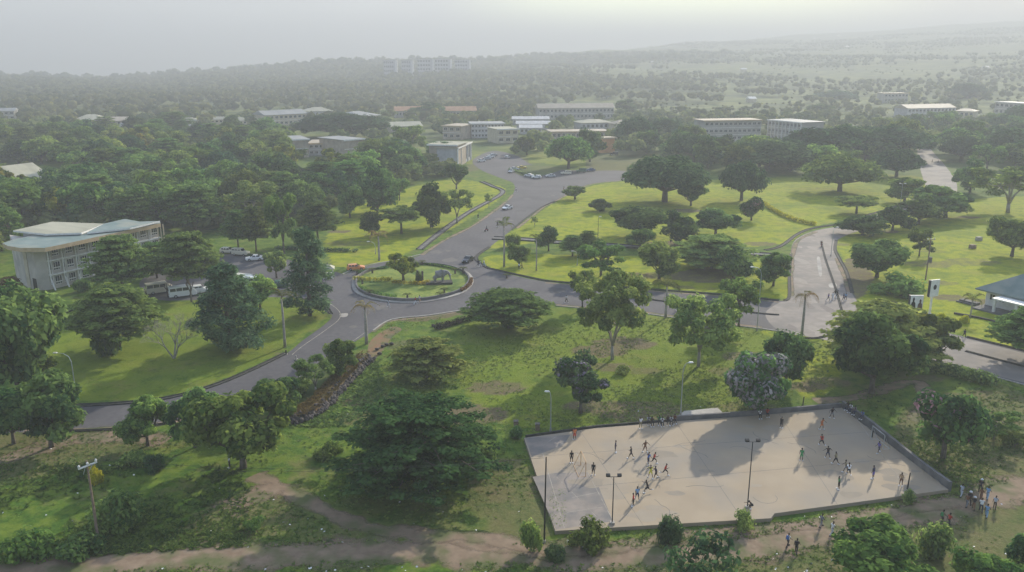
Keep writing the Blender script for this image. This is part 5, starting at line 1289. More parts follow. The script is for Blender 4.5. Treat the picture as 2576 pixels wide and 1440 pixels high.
hedge([(125, 812), (230, 818), (330, 822)], 2.2, 1.6, 'dark', 'hedge', 'dark hedge line beneath the layered tree on the left lawn', 10, per=90, size=.25)
hedge([(1920, 515), (1960, 540), (2010, 560), (2052, 568)], 1.8, 1.3, 'yellow', 'hedge', 'yellow green hedge running down to the concrete road', 11, per=50, size=.35)
hedge([(590, 635), (650, 652), (690, 655)], 1.2, .8, 'dark', 'hedge', 'low hedge behind the parked white car', 12, per=50, size=.25)
hedge([(1282, 428), (1310, 436), (1340, 445)], 1.6, .9, 'light', 'hedge', 'pale hedge on the junction island behind the cars', 13, per=50, size=.4)
o = ribbon(G([(2400, 790), (2470, 803), (2530, 818)], 4), -.2, .2, 0, .35, M['darkconc'], 'lawn_kerb'); tag(o, 'dark raised kerb before the low house lawn', 'kerb')
sheet('junction_lawn', G([(1285, 424), (1330, 416), (1390, 420), (1410, 428), (1380, 438), (1340, 446), (1305, 440)], 3, True), .05, GM)
# elephant statue on a plinth
x, y = U(1105, 715); t = thing('elephant_statue', 'grey elephant statue on a dark plinth on the roundabout', 'statue', (x, y, .14), .15)
p = MB(); p.box((0, 0, .22), (6.0, 2.6, .45)); p.build('plinth', M['darkconc'], t)
def metaskin(name, verts, edges, rad, m, sub=1, root=0):
    me = bpy.data.meshes.new(name); me.from_pydata(verts, edges, []); o = bpy.data.objects.new(name, me); COL.objects.link(o)
    sk = o.modifiers.new('s', 'SKIN'); sk.use_smooth_shade = True
    if sub: ss = o.modifiers.new('b', 'SUBSURF'); ss.levels = sub
    for i, r in enumerate(rad): d = me.skin_vertices[0].data[i]; d.radius = r if isinstance(r, tuple) else (r, r); d.use_root = (i == root)
    dg = bpy.context.evaluated_depsgraph_get(); dg.update(); out = bpy.data.meshes.new_from_object(o.evaluated_get(dg))
    bpy.data.objects.remove(o); out.name = name; out.materials.clear()
    for mm in (m if isinstance(m, list) else [m]): out.materials.append(mm)
    return out
ev = [(0, 0, 2.3), (.9, 0, 2.45), (-.9, 0, 2.25), (1.7, 0, 2.75), (2.2, 0, 2.5), (2.5, 0, 1.8), (2.6, 0, 1.0), (2.85, 0, .75), (.9, .42, 1.5), (.95, .42, .7), (.95, .42, .5), (.8, -.42, 1.5), (.7, -.42, .7), (.7, -.42, .5), (-1.0, .42, 1.4), (-1.1, .42, .7), (-1.1, .42, .5), (-.95, -.42, 1.4), (-.9, -.42, .7), (-.9, -.42, .5), (-1.4, 0, 1.6), (-1.5, 0, 1.1)]
ee = [(0, 1), (0, 2), (1, 3), (3, 4), (4, 5), (5, 6), (6, 7), (1, 8), (8, 9), (9, 10), (1, 11), (11, 12), (12, 13), (2, 14), (14, 15), (15, 16), (2, 17), (17, 18), (18, 19), (2, 20), (20, 21)]
er = [.85, .78, .78, .5, .42, .2, .14, .1, .3, .2, .22, .3, .2, .22, .32, .22, .24, .32, .22, .24, .08, .05]
link('body', metaskin('body', ev, ee, er, M['elephant']), t)
for s in (-1, 1):
    p = MB(); p.prism([(0, 0), (.35, .15), (.5, .55), (.35, .95), (0, 1.1), (-.35, .8), (-.4, .3)], 0, .07)
    o = p.build('ear', M['elephant'], t, (1.55, s*.48, 2.05)); o.rotation_euler = (math.pi/2, 0, s*.5)
    p = MB(); p.tube([(2.35, s*.2, 2.2), (2.7, s*.28, 1.95), (2.95, s*.3, 2.05)], [.07, .05, .02], 6); p.build('tusk', M['white'], t)
for i, (dx, dy) in enumerate([(-3.9, .6), (-5.1, 1.2)]):
    t2 = thing('stone_post', ['dark upright stone post nearer the elephant statue', 'dark upright stone post farther from the elephant statue'][i], 'post', (x+dx, y+dy, .14))
    p = MB(); p.tube([(0, 0, 0), (.05, 0, 1.4), (0, 0, 2.8)], [.22, .2, .26], 6); p.build('shaft', M['stone'], t2)
    p = MB(); p.box((0, 0, .12), (.8, .8, .24)); p.build('base', M['stone'], t2)

# rubble bank below the road
BANK = [(738, 1068), (790, 1048), (830, 1018), (870, 972), (905, 935), (938, 905)]
Q = G(BANK, 8); N = offsets(Q); V = []; F = []
for (x, y), (a, b) in zip(Q, N):
    for w, z in ((0, -.02), (.35, .75), (1.1, 1.05), (2.3, .9), (5.5, .35), (8.5, .0)): V.append((x+a*w, y+b*w, z))
for i in range(len(Q)-1):
    for k in range(5): F.append((i*6+k, (i+1)*6+k, (i+1)*6+k+1, i*6+k+1))
me = bpy.data.meshes.new('earth_bank'); me.from_pydata(V, [], F); me.materials.append(M['soil']); me.materials.append(GM); me.polygons.foreach_set('material_index', [1 if p % 5 >= 3 else 0 for p in range(len(F))]); me.update(); link('earth_bank', me, kind='structure')
Q_BANK, N_BANK = Q, N
rr = random.Random(3); vi, fi = ICO1; SM = []
for s in range(6):
    r2 = np.random.default_rng(s); v = vi*r2.uniform(.7, 1.15, (len(vi), 1))*np.array([1, .8, .7]); SM.append(np_mesh('stone', v, [fi], [M['stone']]))
t = thing('rubble_wall', 'dark rubble stone wall holding the orange earth bank', 'wall')
for i in range(298):
    k = rr.uniform(0, len(Q)-1.01); j = int(k); f = k-j; x = Q[j][0]*(1-f)+Q[j+1][0]*f; y = Q[j][1]*(1-f)+Q[j+1][1]*f; a, b = N[j]; w = rr.uniform(-.5, .9)
    o = link('stone', SM[i % 6], t, (x+a*w, y+b*w, .25+max(0, w)*.75*rr.uniform(.7, 1.2))); o.rotation_euler = (rr.uniform(0, 6), rr.uniform(0, 6), rr.uniform(0, 6)); s = rr.uniform(.28, .6); o.scale = (s, s, s)
for u, v in [(962, 874), (972, 870), (948, 882), (985, 868), (955, 893), (1090, 822), (1100, 826)]:
    x, y = U(u, v); o = link('boulder', SM[int(u) % 6], None, (x, y, .25)); o.scale = (.5, .45, .45); tag(o, 'dark boulder lying on the grass between the rubble wall and the red hedge', 'boulder', 'boulders above the rubble wall')
sheet('bare_earth', G([(938, 905), (925, 880), (935, 855), (960, 835), (990, 822), (1010, 830), (985, 850), (965, 880)], 4, True), .008, M['soil'])

# ------------------------------------------------------------------ vehicles
PAINT = {}
def paint(name, c):
    if name not in PAINT: m = mat('paint_'+name, c, .3, .1, .5); PAINT[name] = m
    return PAINT[name]
PC = dict(white=(.72, .72, .70), cream=(.62, .58, .46), orange=(.75, .26, .07), black=(.02, .022, .03), silver=(.42, .44, .45), red=(.35, .03, .03), blue=(.05, .09, .2), green=(.06, .13, .09), grey=(.18, .19, .2), yellow=(.6, .42, .05))
def loft(secs, m=0):
    """secs: list of (x, halfwidth_low, halfwidth_high, z_low, z_high)"""
    V = []; F = []
    for x, a, b, z0, z1 in secs: V += [(x, -a, z0), (x, -a, (z0+z1)/2+.05), (x, -b, z1), (x, b, z1), (x, a, (z0+z1)/2+.05), (x, a, z0)]
    for i in range(len(secs)-1):
        for k in range(6): F.append((i*6+k, i*6+(k+1) % 6, (i+1)*6+(k+1) % 6, (i+1)*6+k))
    F.append((5, 4, 3, 2, 1, 0)); e = 6*(len(secs)-1); F.append(tuple(e+k for k in range(6))); return V, [f[::-1] for f in F]
def wheel_meshes():
    n = 14; t = MB(); t.tube([(0, -.1, 0), (0, .1, 0)], [.32, .32], n); r = MB(); r.tube([(0, -.115, 0), (0, .115, 0)], [.19, .19], 10)
    return t.mesh('tyre', M['tyre']), r.mesh('rim', M['rim'])
TY, RI = wheel_meshes()
CARM = {}
def car_parts(kind):
    if kind in CARM: return CARM[kind]
    out = []
    if kind == 'van':
        L_, Wd, wb = 4.9, 1.72, 2.6
        body = loft([(-2.42, .8, .78, .35, 1.0), (-2.38, .86, .80, .3, 2.05), (1.2, .86, .80, .3, 2.1), (1.75, .86, .78, .3, 1.55), (2.35, .84, .76, .32, 1.05), (2.45, .76, .7, .4, .85)])
        gl = MB()
        for s in (-1, 1):
            for x0, x1 in ((-2.2, -1.2), (-1.1, -.1), (0, .95)): gl.add([(x0, s*.862, 1.28), (x1, s*.862, 1.28), (x1, s*.832, 1.85), (x0, s*.832, 1.85)], [(0, 1, 2, 3) if s < 0 else (3, 2, 1, 0)])
        gl.add([(1.27, -.72, 2.02), (1.72, -.74, 1.58), (1.72, .74, 1.58), (1.27, .72, 2.02)], [(0, 1, 2, 3)])
        V = [(p[0]+.02, p[1], p[2]+.03) for p in gl.v[-4:]]; gl.v[-4:] = V
        gl.add([(-2.41, -.68, 1.35), (-2.41, .68, 1.35), (-2.405, .66, 1.9), (-2.405, -.66, 1.9)], [(3, 2, 1, 0)])
        hz_ = .8; fx = 2.44; rx_ = -2.44
    elif kind == 'jeep':
        L_, Wd, wb = 4.4, 1.75, 2.6
        body = loft([(-2.15, .8, .8, .45, 1.0), (-2.12, .86, .76, .4, 1.78), (.35, .86, .76, .4, 1.8), (.85, .86, .84, .4, 1.15), (2.1, .84, .8, .42, 1.05), (2.15, .8, .74, .5, .9)])
        gl = MB()
        for s in (-1, 1):
            for x0, x1 in ((-1.95, -1.15), (-1.05, -.35), (-.25, .38)): gl.add([(x0, s*.845, 1.2), (x1, s*.845, 1.2), (x1, s*.79, 1.65), (x0, s*.79, 1.65)], [(0, 1, 2, 3) if s < 0 else (3, 2, 1, 0)])
        gl.add([(.44, -.68, 1.74), (.84, -.72, 1.22), (.84, .72, 1.22), (.44, .68, 1.74)], [(0, 1, 2, 3)]); gl.add([(-2.15, -.64, 1.2), (-2.15, .64, 1.2), (-2.14, .62, 1.65), (-2.14, -.62, 1.65)], [(3, 2, 1, 0)])
        hz_ = .85; fx = 2.14; rx_ = -2.14
    else:
        tail = -1.2 if kind == 'sedan' else -1.75
        L_, Wd, wb = 4.2, 1.66, 2.45
        secs = [(-2.05, .74, .72, .35, .8), (-2.0, .82, .78, .28, .92 if kind == 'sedan' else 1.0)]
        if kind == 'sedan': secs += [(-1.35, .82, .78, .26, .98), (-.85, .82, .62, .26, 1.4)]
        else: secs += [(-1.7, .82, .64, .26, 1.38)]
        secs += [(.15, .82, .62, .26, 1.43), (.95, .82, .76, .26, .98), (1.95, .8, .72, .28, .8), (2.08, .72, .66, .38, .66)]
        body = loft(secs); gl = MB(); z0, z1 = .98, 1.33
        for s in (-1, 1):
            xs4 = ((-1.2, -.35), (-.28, .5)) if kind == 'sedan' else ((-1.62, -1.0), (-.93, -.3), (-.23, .5))
            for x0, x1 in xs4: gl.add([(x0, s*.80, z0), (x1+.1, s*.80, z0), (x1-.22, s*.68, z1), (x0+.12, s*.68, z1)], [(0, 1, 2, 3) if s < 0 else (3, 2, 1, 0)])
        gl.add([(.2, -.56, 1.43), (.92, -.68, 1.03), (.92, .68, 1.03), (.2, .56, 1.43)], [(0, 1, 2, 3)])
        if kind == 'sedan': gl.add([(-.9, -.56, 1.42), (-1.32, -.68, 1.03), (-1.32, .68, 1.03), (-.9, .56, 1.42)], [(3, 2, 1, 0)])
        else: gl.add([(-1.74, -.58, 1.36), (-2.0, -.68, 1.02), (-2.0, .68, 1.02), (-1.74, .58, 1.36)], [(3, 2, 1, 0)])
        hz_ = .62; fx = 2.06; rx_ = -2.05
    b = MB(); b.add(*body); bm_ = b.mesh('body', paint('white', PC['white']))
    bump = MB(); bump.box((fx+.02, 0, .42), (.14, 1.5, .18)); bump.box((rx_-.02, 0, .42), (.14, 1.5, .18)); hl = MB(); hl.box((0, 0, 0), (.06, .26, .16)); tl = MB(); tl.box((0, 0, 0), (.06, .2, .18))
    CARM[kind] = (bm_, gl.mesh('window', M['glass']), bump.mesh('bumper', M['black']), hl.mesh('headlight', M['lamp']), tl.mesh('tail_light', M['red_lens']), wb, hz_, fx, rx_)
    return CARM[kind]
def car(kind, u, v, rz, color, label, name=None, cat='car', roof=None):
    x, y = U(u, v); bm_, gl, bp_, hl, tl, wb, hz_, fx, rx_ = car_parts(kind)
    sc_ = 1.18 if kind == 'van' else 1.06; t = thing(name or {'van': 'minibus', 'jeep': 'jeep', 'sedan': 'car', 'hatch': 'car'}[kind], label, cat, (x, y, .015), math.radians(rz), None); t.scale = (sc_,)*3
    b = link('body', bm_, t); b.material_slots[0].link = 'OBJECT'; b.material_slots[0].material = paint(color, PC[color])
    link('window', gl, t); link('bumper', bp_, t)
    for sx in (-1, 1):
        for sy in (-1, 1):
            w = link('wheel', TY, t, (sx*wb/2, sy*.76, .32)); link('rim', RI, w)
    for s in (-1, 1): link('headlight', hl, t, (fx, s*.55, hz_)); link('tail_light', tl, t, (rx_, s*.62, hz_+.05))
    return t
o5 = (0, 560)
car('van', *CR(o5, 1600, 1255), 32, 'cream', 'cream minibus parked nearest the building', cat='minibus')
car('van', *CR(o5, 1830, 1290), 28, 'white', 'white minibus with its rear to the lawn', cat='minibus')
car('jeep', *CR(o5, 2000, 1260), 28, 'white', 'white off-road car parked beside the two minibuses', cat='car')
car('jeep', *CR(o5, 2410, 880), -15, 'cream', 'cream off-road car parked at the back of the car park', cat='car')
car('hatch', *CR(o5, 2290, 855), -12, 'cream', 'pale car half hidden behind the layered tree')
car('sedan', *CR(o5, 2545, 930), 200, 'white', 'white car parked out in the open car park')
car('van', 632, 722, 170, 'white', 'white minibus in the row above the wide conifer', cat='minibus')
car('van', 606, 716, 165, 'cream', 'long pale minibus mostly hidden by the wide conifer', cat='minibus')
car('sedan', 703, 722, 10, 'green', 'dull green car under the little yellow green tree')
o6 = (855, 560)
car('hatch', *CR(o6, 1000, 1025), 12, 'orange', 'orange hatchback taxi approaching the roundabout')
car('sedan', *CR(o6, 2120, 945), 250, 'black', 'black car driving round the right of the roundabout')
car('sedan', *CR(o6, 2515, 420), 235, 'white', 'white car alone on the avenue')
car('hatch', *CR(o6, 575, 1245), 80, 'white', 'white car behind the tall conifer\'s trunk')
o2 = (855, 120); o7 = (1710, 120)
for i, (cx, cy, rz, c, k, lb) in enumerate([(2255, 1262, 20, 'white', 'sedan', 'nearest white car of the slanting row by the columned hall'), (2312, 1240, 30, 'silver', 'sedan', 'second car of the slanting row by the columned hall'), (2345, 1222, 30, 'white', 'hatch', 'third car of the slanting row by the columned hall'), (2378, 1204, 30, 'silver', 'hatch', 'farthest car of the slanting row by the columned hall'), (2515, 1225, 70, 'white', 'hatch', 'white car turning in front of the arcades'), (2555, 1370, 250, 'silver', 'sedan', 'silver car heading down into the junction')]):
    car(k, *CR(o2, cx, cy), rz, c, lb)
for i, (cx, cy, rz, c, k, lb) in enumerate([(25, 1345, 10, 'silver', 'sedan', 'silver car at the left tip of the junction island'), (170, 1412, 150, 'white', 'sedan', 'white car leading the parked row at the junction'), (245, 1428, 170, 'white', 'hatch', 'white hatchback second in the parked row'), (385, 1415, 185, 'silver', 'sedan', 'silver saloon third in the parked row'), (540, 1390, 190, 'cream', 'jeep', 'pale off-road car in the middle of the parked row'), (690, 1368, 190, 'green', 'jeep', 'greenish off-road car near the end of the parked row'), (785, 1355, 190, 'blue', 'sedan', 'dark blue car closing the parked row'), (1020, 1195, 175, 'black', 'jeep', 'black car on the dry verge beyond the junction'), (1550, 880, 90, 'white', 'jeep', 'white car beneath the trees right of the plaza'), (2180, 1200, 90, 'white', 'hatch', 'small white car seen between the dark rain trees'), (100, 1330, 10, 'yellow', 'sedan', 'yellow taxi behind the junction hedge')]):
    car(k, *CR(o7, cx, cy), rz, c, lb)
o8 = (2560, 120)
for cx, cy, c, lb in [(2310, 775, 'white', 'white car before the block cut by the frame'), (2025, 805, 'white', 'white car below the cream annexe'), (2212, 858, 'silver', 'silver car on the far open ground'), (1735, 848, 'white', 'white car before the white columned block'), (960, 738, 'white', 'white vehicle on the open ground left of the columned block')]:
    car('hatch', *CR(o8, cx, cy), 10, c, lb)

# ------------------------------------------------------------------ people
def pose(kind):
    d = math.radians
    P = dict(hipL=0, hipR=0, kneeL=0, kneeR=0, shL=5, shR=-5, elL=10, elR=10, abL=9, abR=9, lean=2, spread=.10, drop=0)
    P.update({'stand': {}, 'walk': dict(hipL=24, hipR=-20, kneeL=6, kneeR=22, shL=-22, shR=22, elL=20, elR=28, lean=4), 'run': dict(hipL=48, hipR=-26, kneeL=50, kneeR=62, shL=-42, shR=42, elL=80, elR=80, lean=13, drop=.06),
              'akimbo': dict(abL=42, abR=42, elL=-85, elR=-85, spread=.16), 'wide': dict(spread=.24, abL=48, abR=52, elL=20, elR=25, hipL=12, hipR=-10, kneeL=12, kneeR=12, lean=6), 'crouch': dict(hipL=95, hipR=70, kneeL=125, kneeR=125, lean=38, shL=55, shR=60, elL=40, elR=30, drop=.50),
              'sit': dict(hipL=86, hipR=82, kneeL=86, kneeR=80, lean=8, shL=35, shR=40, elL=45, elR=40, drop=.43)}[kind])
    hp = .90-P['drop']; lean = d(P['lean']); V = {}; 
    def leg(side, hip, knee):
        s = side; H = Vector((0, s*.09, hp)); a = d(hip); K = H+Vector((math.sin(a)*.43, s*P['spread']*.35, -math.cos(a)*.43)); b = a-d(knee); A = K+Vector((math.sin(b)*.41, s*P['spread']*.3, -math.cos(b)*.41)); T = A+Vector((.17, s*.02, -.045)); return H, K, A, T
    def ln(p): return Vector((p.x*math.cos(lean)+(p.z-hp)*math.sin(lean), p.y, hp+(p.z-hp)*math.cos(lean)-p.x*math.sin(lean)))
    def arm(side, sh, el, ab):
        s = side; S_ = ln(Vector((0, s*.185, hp+.50))); a = d(sh)+lean*.3; u = Vector((math.sin(a), s*math.sin(d(ab)), -math.cos(a)*math.cos(d(ab)))).normalized(); E_ = S_+u*.29
        if el < 0: w = Vector((.15, -s*.75, -.45)).normalized()
        else: e = a+d(el); w = Vector((math.sin(e), s*math.sin(d(ab))*.6, -math.cos(e)*math.cos(d(ab)))).normalized()
        Wr = E_+w*.25; return S_, E_, Wr, w
    return P, hp, lean, leg, arm, ln
POSES = {}
def person_meshes(kind, shorts, hat=False):
    key = (kind, shorts)
    if key in POSES: return POSES[key]
    P, hp, lean, leg, arm, ln = pose(kind)
    LL, LR = leg(1, P['hipL'], P['kneeL']), leg(-1, P['hipR'], P['kneeR']); AL, AR = arm(1, P['shL'], P['elL'], P['abL']), arm(-1, P['shR'], P['elR'], P['abR'])
    pel = Vector((0, 0, hp+.03)); wa = ln(Vector((0, 0, hp+.20))); ch = ln(Vector((.01, 0, hp+.42))); nk = ln(Vector((.0, 0, hp+.56))); n2 = ln(Vector((.015, 0, hp+.62))); hd = ln(Vector((.03, 0, hp+.70))); ht = ln(Vector((.02, 0, hp+.79)))
    vs = [pel, wa, ch, nk, n2, hd, ht]; ed = [(0, 1), (1, 2), (2, 3), (3, 4), (4, 5), (5, 6)]; rd = [(.125, .10), (.115, .09), (.145, .10), (.07, .06), (.05, .05), (.085, .092), (.065, .07)]
    def chain(root, pts, rr_):
        k = root
        for p, r in zip(pts, rr_): vs.append(p); rd.append(r); ed.append((k, len(vs)-1)); k = len(vs)-1
        return k
    for X in (LL, LR):
        chain(0, [X[0]+Vector((0, 0, -.03)), X[1], X[2], X[3]], [.085, .055, .036, .03])
    hands = []
    for X in (AL, AR):
        k = chain(2, [X[0], X[1], X[2], X[2]+X[3]*.06], [.055, .038, .026, (.036, .02)]); hands.append(X)
    body = metaskin('body', [tuple(p) for p in vs], ed, rd, M['skin'], 1)
    # fingers, nose and ears joined into the same body mesh
    ex = MB()
    for X in hands:
        pw = X[2]+X[3]*.06; side = X[3].cross(Vector((0, 1, 0))).normalized() if abs(X[3].y) < .9 else Vector((1, 0, 0))
        for i, l in enumerate((.055, .065, .07, .06)):
            b = pw+side*(i-1.5)*.016+X[3]*.015; ex.tube([b, b+X[3]*l*.55, b+X[3]*l+Vector((.012, 0, 0))], [.009, .008, .006], 4)
        b = X[2]+side*.028; ex.tube([b, b+X[3]*.03+side*.022, b+X[3]*.06+side*.028], [.010, .009, .007], 4)
    f = hd+Vector((.085, 0, .0)); ex.tube([f+Vector((-.01, 0, .03)), f+Vector((.015, 0, -.005))], [.008, .014], 5)
    for s in (-1, 1): ex.tube([hd+Vector((0, s*.078, -.02)), hd+Vector((.005, s*.092, .02))], [.018, .02], 5); ex.tube([f+Vector((-.012, s*.03, .025)), f+Vector((-.002, s*.03, .025))], [.012, .008], 5)
    ex.tube([f+Vector((-.006, -.025, -.04)), f+Vector((-.002, .025, -.04))], [.008, .008], 4)
    bm = bmesh.new(); bm.from_mesh(body); tmp = ex.mesh('x', M['skin']); bm.from_mesh(tmp); bm.to_mesh(body); bm.free()
    # clothes
    sv = [wa.lerp(pel, .6), wa, ch, nk.lerp(ch, .35)]; se = [(0, 1), (1, 2), (2, 3)]; sr = [(.135, .112), (.13, .105), (.16, .118), (.10, .08)]
    for X in (AL, AR): sv += [X[0], X[0].lerp(X[1], .65)]; se += [(2, len(sv)-2), (len(sv)-2, len(sv)-1)]; sr += [.070, .062]
    shirt = metaskin('shirt', [tuple(p) for p in sv], se, sr, M['white'], 1, 1)
    tv = [pel+Vector((0, 0, .07)), pel]; te = [(0, 1)]; trr = [(.128, .108), (.14, .115)]
    for X in (LL, LR):
        if shorts: pts = [X[0]+Vector((0, 0, -.03)), X[0].lerp(X[1], .92)]; r_ = [.10, .082]
        else: pts = [X[0]+Vector((0, 0, -.03)), X[1], X[2].lerp(X[1], .08)]; r_ = [.098, .070, .055]
        k = 1
        for p, r in zip(pts, r_): tv.append(p); trr.append(r); te.append((k, len(tv)-1)); k = len(tv)-1
    tr = metaskin('trousers', [tuple(p) for p in tv], te, trr, M['black'], 1, 1)
    v2, f2 = ICO2; c = hd.lerp(ht, .45); hv = v2*np.array([.098, .088, .088])+np.array(c)+np.array([-.018, 0, .022]); hv[:, 2] = np.maximum(hv[:, 2], c.z-.02)
    hair = np_mesh('hair', hv, [f2], [M['hair']], smooth=True)
    sh = MB()
    for X in (LL, LR): sh.box(tuple((X[2]+X[3])/2+Vector((0, 0, -.0))), (.27, .10, .085))
    low = min(v[2] for v in sh.v); shoe = sh.mesh('shoes', M['black'])
    pk = MB(); q = ch.lerp(wa, .3)+Vector((-.16, 0, 0)); pk.box(tuple(q), (.14, .3, .42), taper=.8); pack = pk.mesh('backpack', M['black'])
    POSES[key] = (body, shirt, tr, hair, shoe, pack, low, hp, ht)
    return POSES[key]
CLO = dict(white=(.62, .62, .62), black=(.015, .015, .018), red=(.42, .04, .025), orange=(.55, .16, .05), blue=(.05, .12, .32), lblue=(.18, .30, .45), navy=(.02, .025, .06), green=(.05, .22, .08), yellow=(.50, .45, .06), grey=(.17, .17, .18), lgrey=(.36, .38, .42), khaki=(.22, .19, .11), purple=(.12, .09, .28), brown=(.16, .07, .04), tan=(.4, .26, .15))
CM = {}
def cloth(c):
    if c not in CM: CM[c] = noisy('cloth_'+c, CLO[c], tuple(min(1, x*1.25) for x in CLO[c]), 6, .95)
    return CM[c]
npers = [0]
def person(uv, kind, top, bot, label, rz=None, z=0.0, shorts=True, shoes='white', pack=None, hat=None, sc=1.0):
    npers[0] += 1; rr = random.Random(npers[0]*13)
    x, y = U(uv[0], uv[1], z); body, shirt, tr, hair, shoe, pk, low, hp, ht = person_meshes(kind, shorts)
    t = thing('person', label, 'person', (x, y, z), math.radians(rr.uniform(0, 360) if rz is None else rz)); off = (0, 0, -low); s = sc*rr.uniform(.98, 1.05); t.scale = (s, s, s)
    link('body', body, t, off)
    for n_, me, c in (('shirt', shirt, top), ('shorts' if shorts else 'trousers', tr, bot), ('shoes', shoe, shoes)):
        o = link(n_, me, t, off); o.material_slots[0].link = 'OBJECT'; o.material_slots[0].material = cloth(c)
    if hat:
        b = MB(); b.tube([(ht.x, 0, ht.z-.06), (ht.x, 0, ht.z+.03), (ht.x, 0, ht.z+.055)], [.115, .10, .05], 10); b.tube([(ht.x, 0, ht.z-.065), (ht.x, 0, ht.z-.05)], [.17, .15], 10); o = b.build('hat', cloth(hat), t, off)
    link('hair', hair, t, off)
    if pack: o = link('backpack', pk, t, off); o.material_slots[0].link = 'OBJECT'; o.material_slots[0].material = cloth(pack)
    return t
o9 = (1710, 1432); oA = (2560, 1432); oB = (2560, 1000); oC = (1710, 1000)
for (cx, cy), k, a, b, lb in [
    ((625, 112), 'stand', 'orange', 'red', 'player in orange standing alone by the court\'s top left edge'), ((595, 342), 'stand', 'black', 'black', 'player in black left of the orange goal'), ((812, 468), 'stand', 'black', 'black', 'slim player in black right of the orange goal'),
    ((1033, 238), 'stand', 'navy', 'navy', 'player in navy, leftmost of the upper three'), ((1190, 300), 'walk', 'black', 'black', 'player in black, middle of the upper three'), ((1330, 235), 'wide', 'brown', 'brown', 'player in dark red with arms spread, upper part of the court'),
    ((1362, 358), 'wide', 'blue', 'navy', 'player in blue challenging the red one'), ((1416, 352), 'run', 'red', 'black', 'player in red lunging at the blue one'), ((1385, 492), 'wide', 'yellow', 'yellow', 'player all in yellow'),
    ((1437, 497), 'walk', 'navy', 'black', 'dark clad player next to the yellow one'), ((1528, 467), 'run', 'red', 'black', 'player in red shirt running right of the yellow one'), ((1355, 640), 'run', 'black', 'black', 'player in black striding below the yellow one'),
    ((1252, 714), 'walk', 'lblue', 'navy', 'player in light blue beside the lower red player'), ((1212, 780), 'stand', 'red', 'black', 'player in red nearest the court\'s near edge')]:
    person(CR(o9, cx, cy), k, a, b, lb, z=CZ)
person(CR(o9, 2402, 800), 'crouch', 'black', 'black', 'man in black crouching at the foot of the tall floodlight', 200, CZ)
for (cx, cy), k, a, b, lb in [
    ((552, 172), 'run', 'red', 'black', 'player in red in the big tree shade'), ((610, 297), 'wide', 'black', 'navy', 'player in black controlling the ball in the shade'), ((690, 357), 'walk', 'khaki', 'black', 'player in khaki with an arm raised'),
    ((790, 432), 'walk', 'khaki', 'grey', 'player in olive pressed against the white shirted one'), ((820, 467), 'run', 'white', 'black', 'player in white shirt and white shorts'), ((347, 322), 'stand', 'green', 'green', 'player in green at the edge of the tree shade'),
    ((720, 608), 'akimbo', 'green', 'black', 'player in green with hands on hips'), ((1065, 502), 'stand', 'navy', 'purple', 'player in dark purple standing apart at the right'), ((1342, 572), 'stand', 'tan', 'brown', 'bare armed player in tan near the right end pole'), ((1122, 242), 'walk', 'purple', 'navy', 'goalkeeper in pale purple at the right goal')]:
    person(CR(oA, cx, cy), k, a, b, lb, z=CZ)
for (cx, cy), k, a, b, lb in [((145, 1290), 'stand', 'black', 'black', 'dark clad player near the court\'s top wall'), ((550, 1303), 'wide', 'orange', 'orange', 'player in orange near the court\'s far corner'), ((652, 1190), 'wide', 'black', 'grey', 'player in black closest to the far corner')]:
    person(CR(oB, cx, cy), k, a, b, lb, z=CZ)
for (cx, cy), a, lb in [((815, 1105), 'black', 'spectator in black at the far corner of the wall'), ((845, 1128), 'white', 'spectator in white on the right wall'), ((886, 1150), 'grey', 'spectator in grey on the right wall'), ((960, 1196), 'blue', 'spectator in blue lowest on the right wall')]:
    person(CR(oB, cx, cy), 'sit', a, 'navy', lb, 215, CZ+.42, False)
person(CR(oC, 1285, 1292), 'stand', 'white', 'khaki', 'spectator in white standing at the court\'s top kerb', 270, CZ, False)
for cx, cy, a, lb in [(1365, 1248, 'lgrey', 'seated spectator in light grey, first of the sitting line'), (1398, 1262, 'black', 'seated spectator in black, second of the sitting line'), (1470, 1248, 'green', 'seated spectator in green amid the sitting line'), (1500, 1262, 'white', 'seated spectator in white amid the sitting line'), (1556, 1250, 'black', 'seated spectator in black near the platform'), (1590, 1252, 'lgrey', 'seated spectator in pale clothes touching the platform'), (1625, 1236, 'brown', 'seated spectator in brown on the platform corner'), (2475, 1185, 'white', 'spectator in white seated under the blossoming tree'), (2550, 1170, 'red', 'spectator in red seated under the blossoming tree')]:
    person(CR(oC, cx, cy), 'sit', a, 'black', lb, 270, CZ+.02, False)
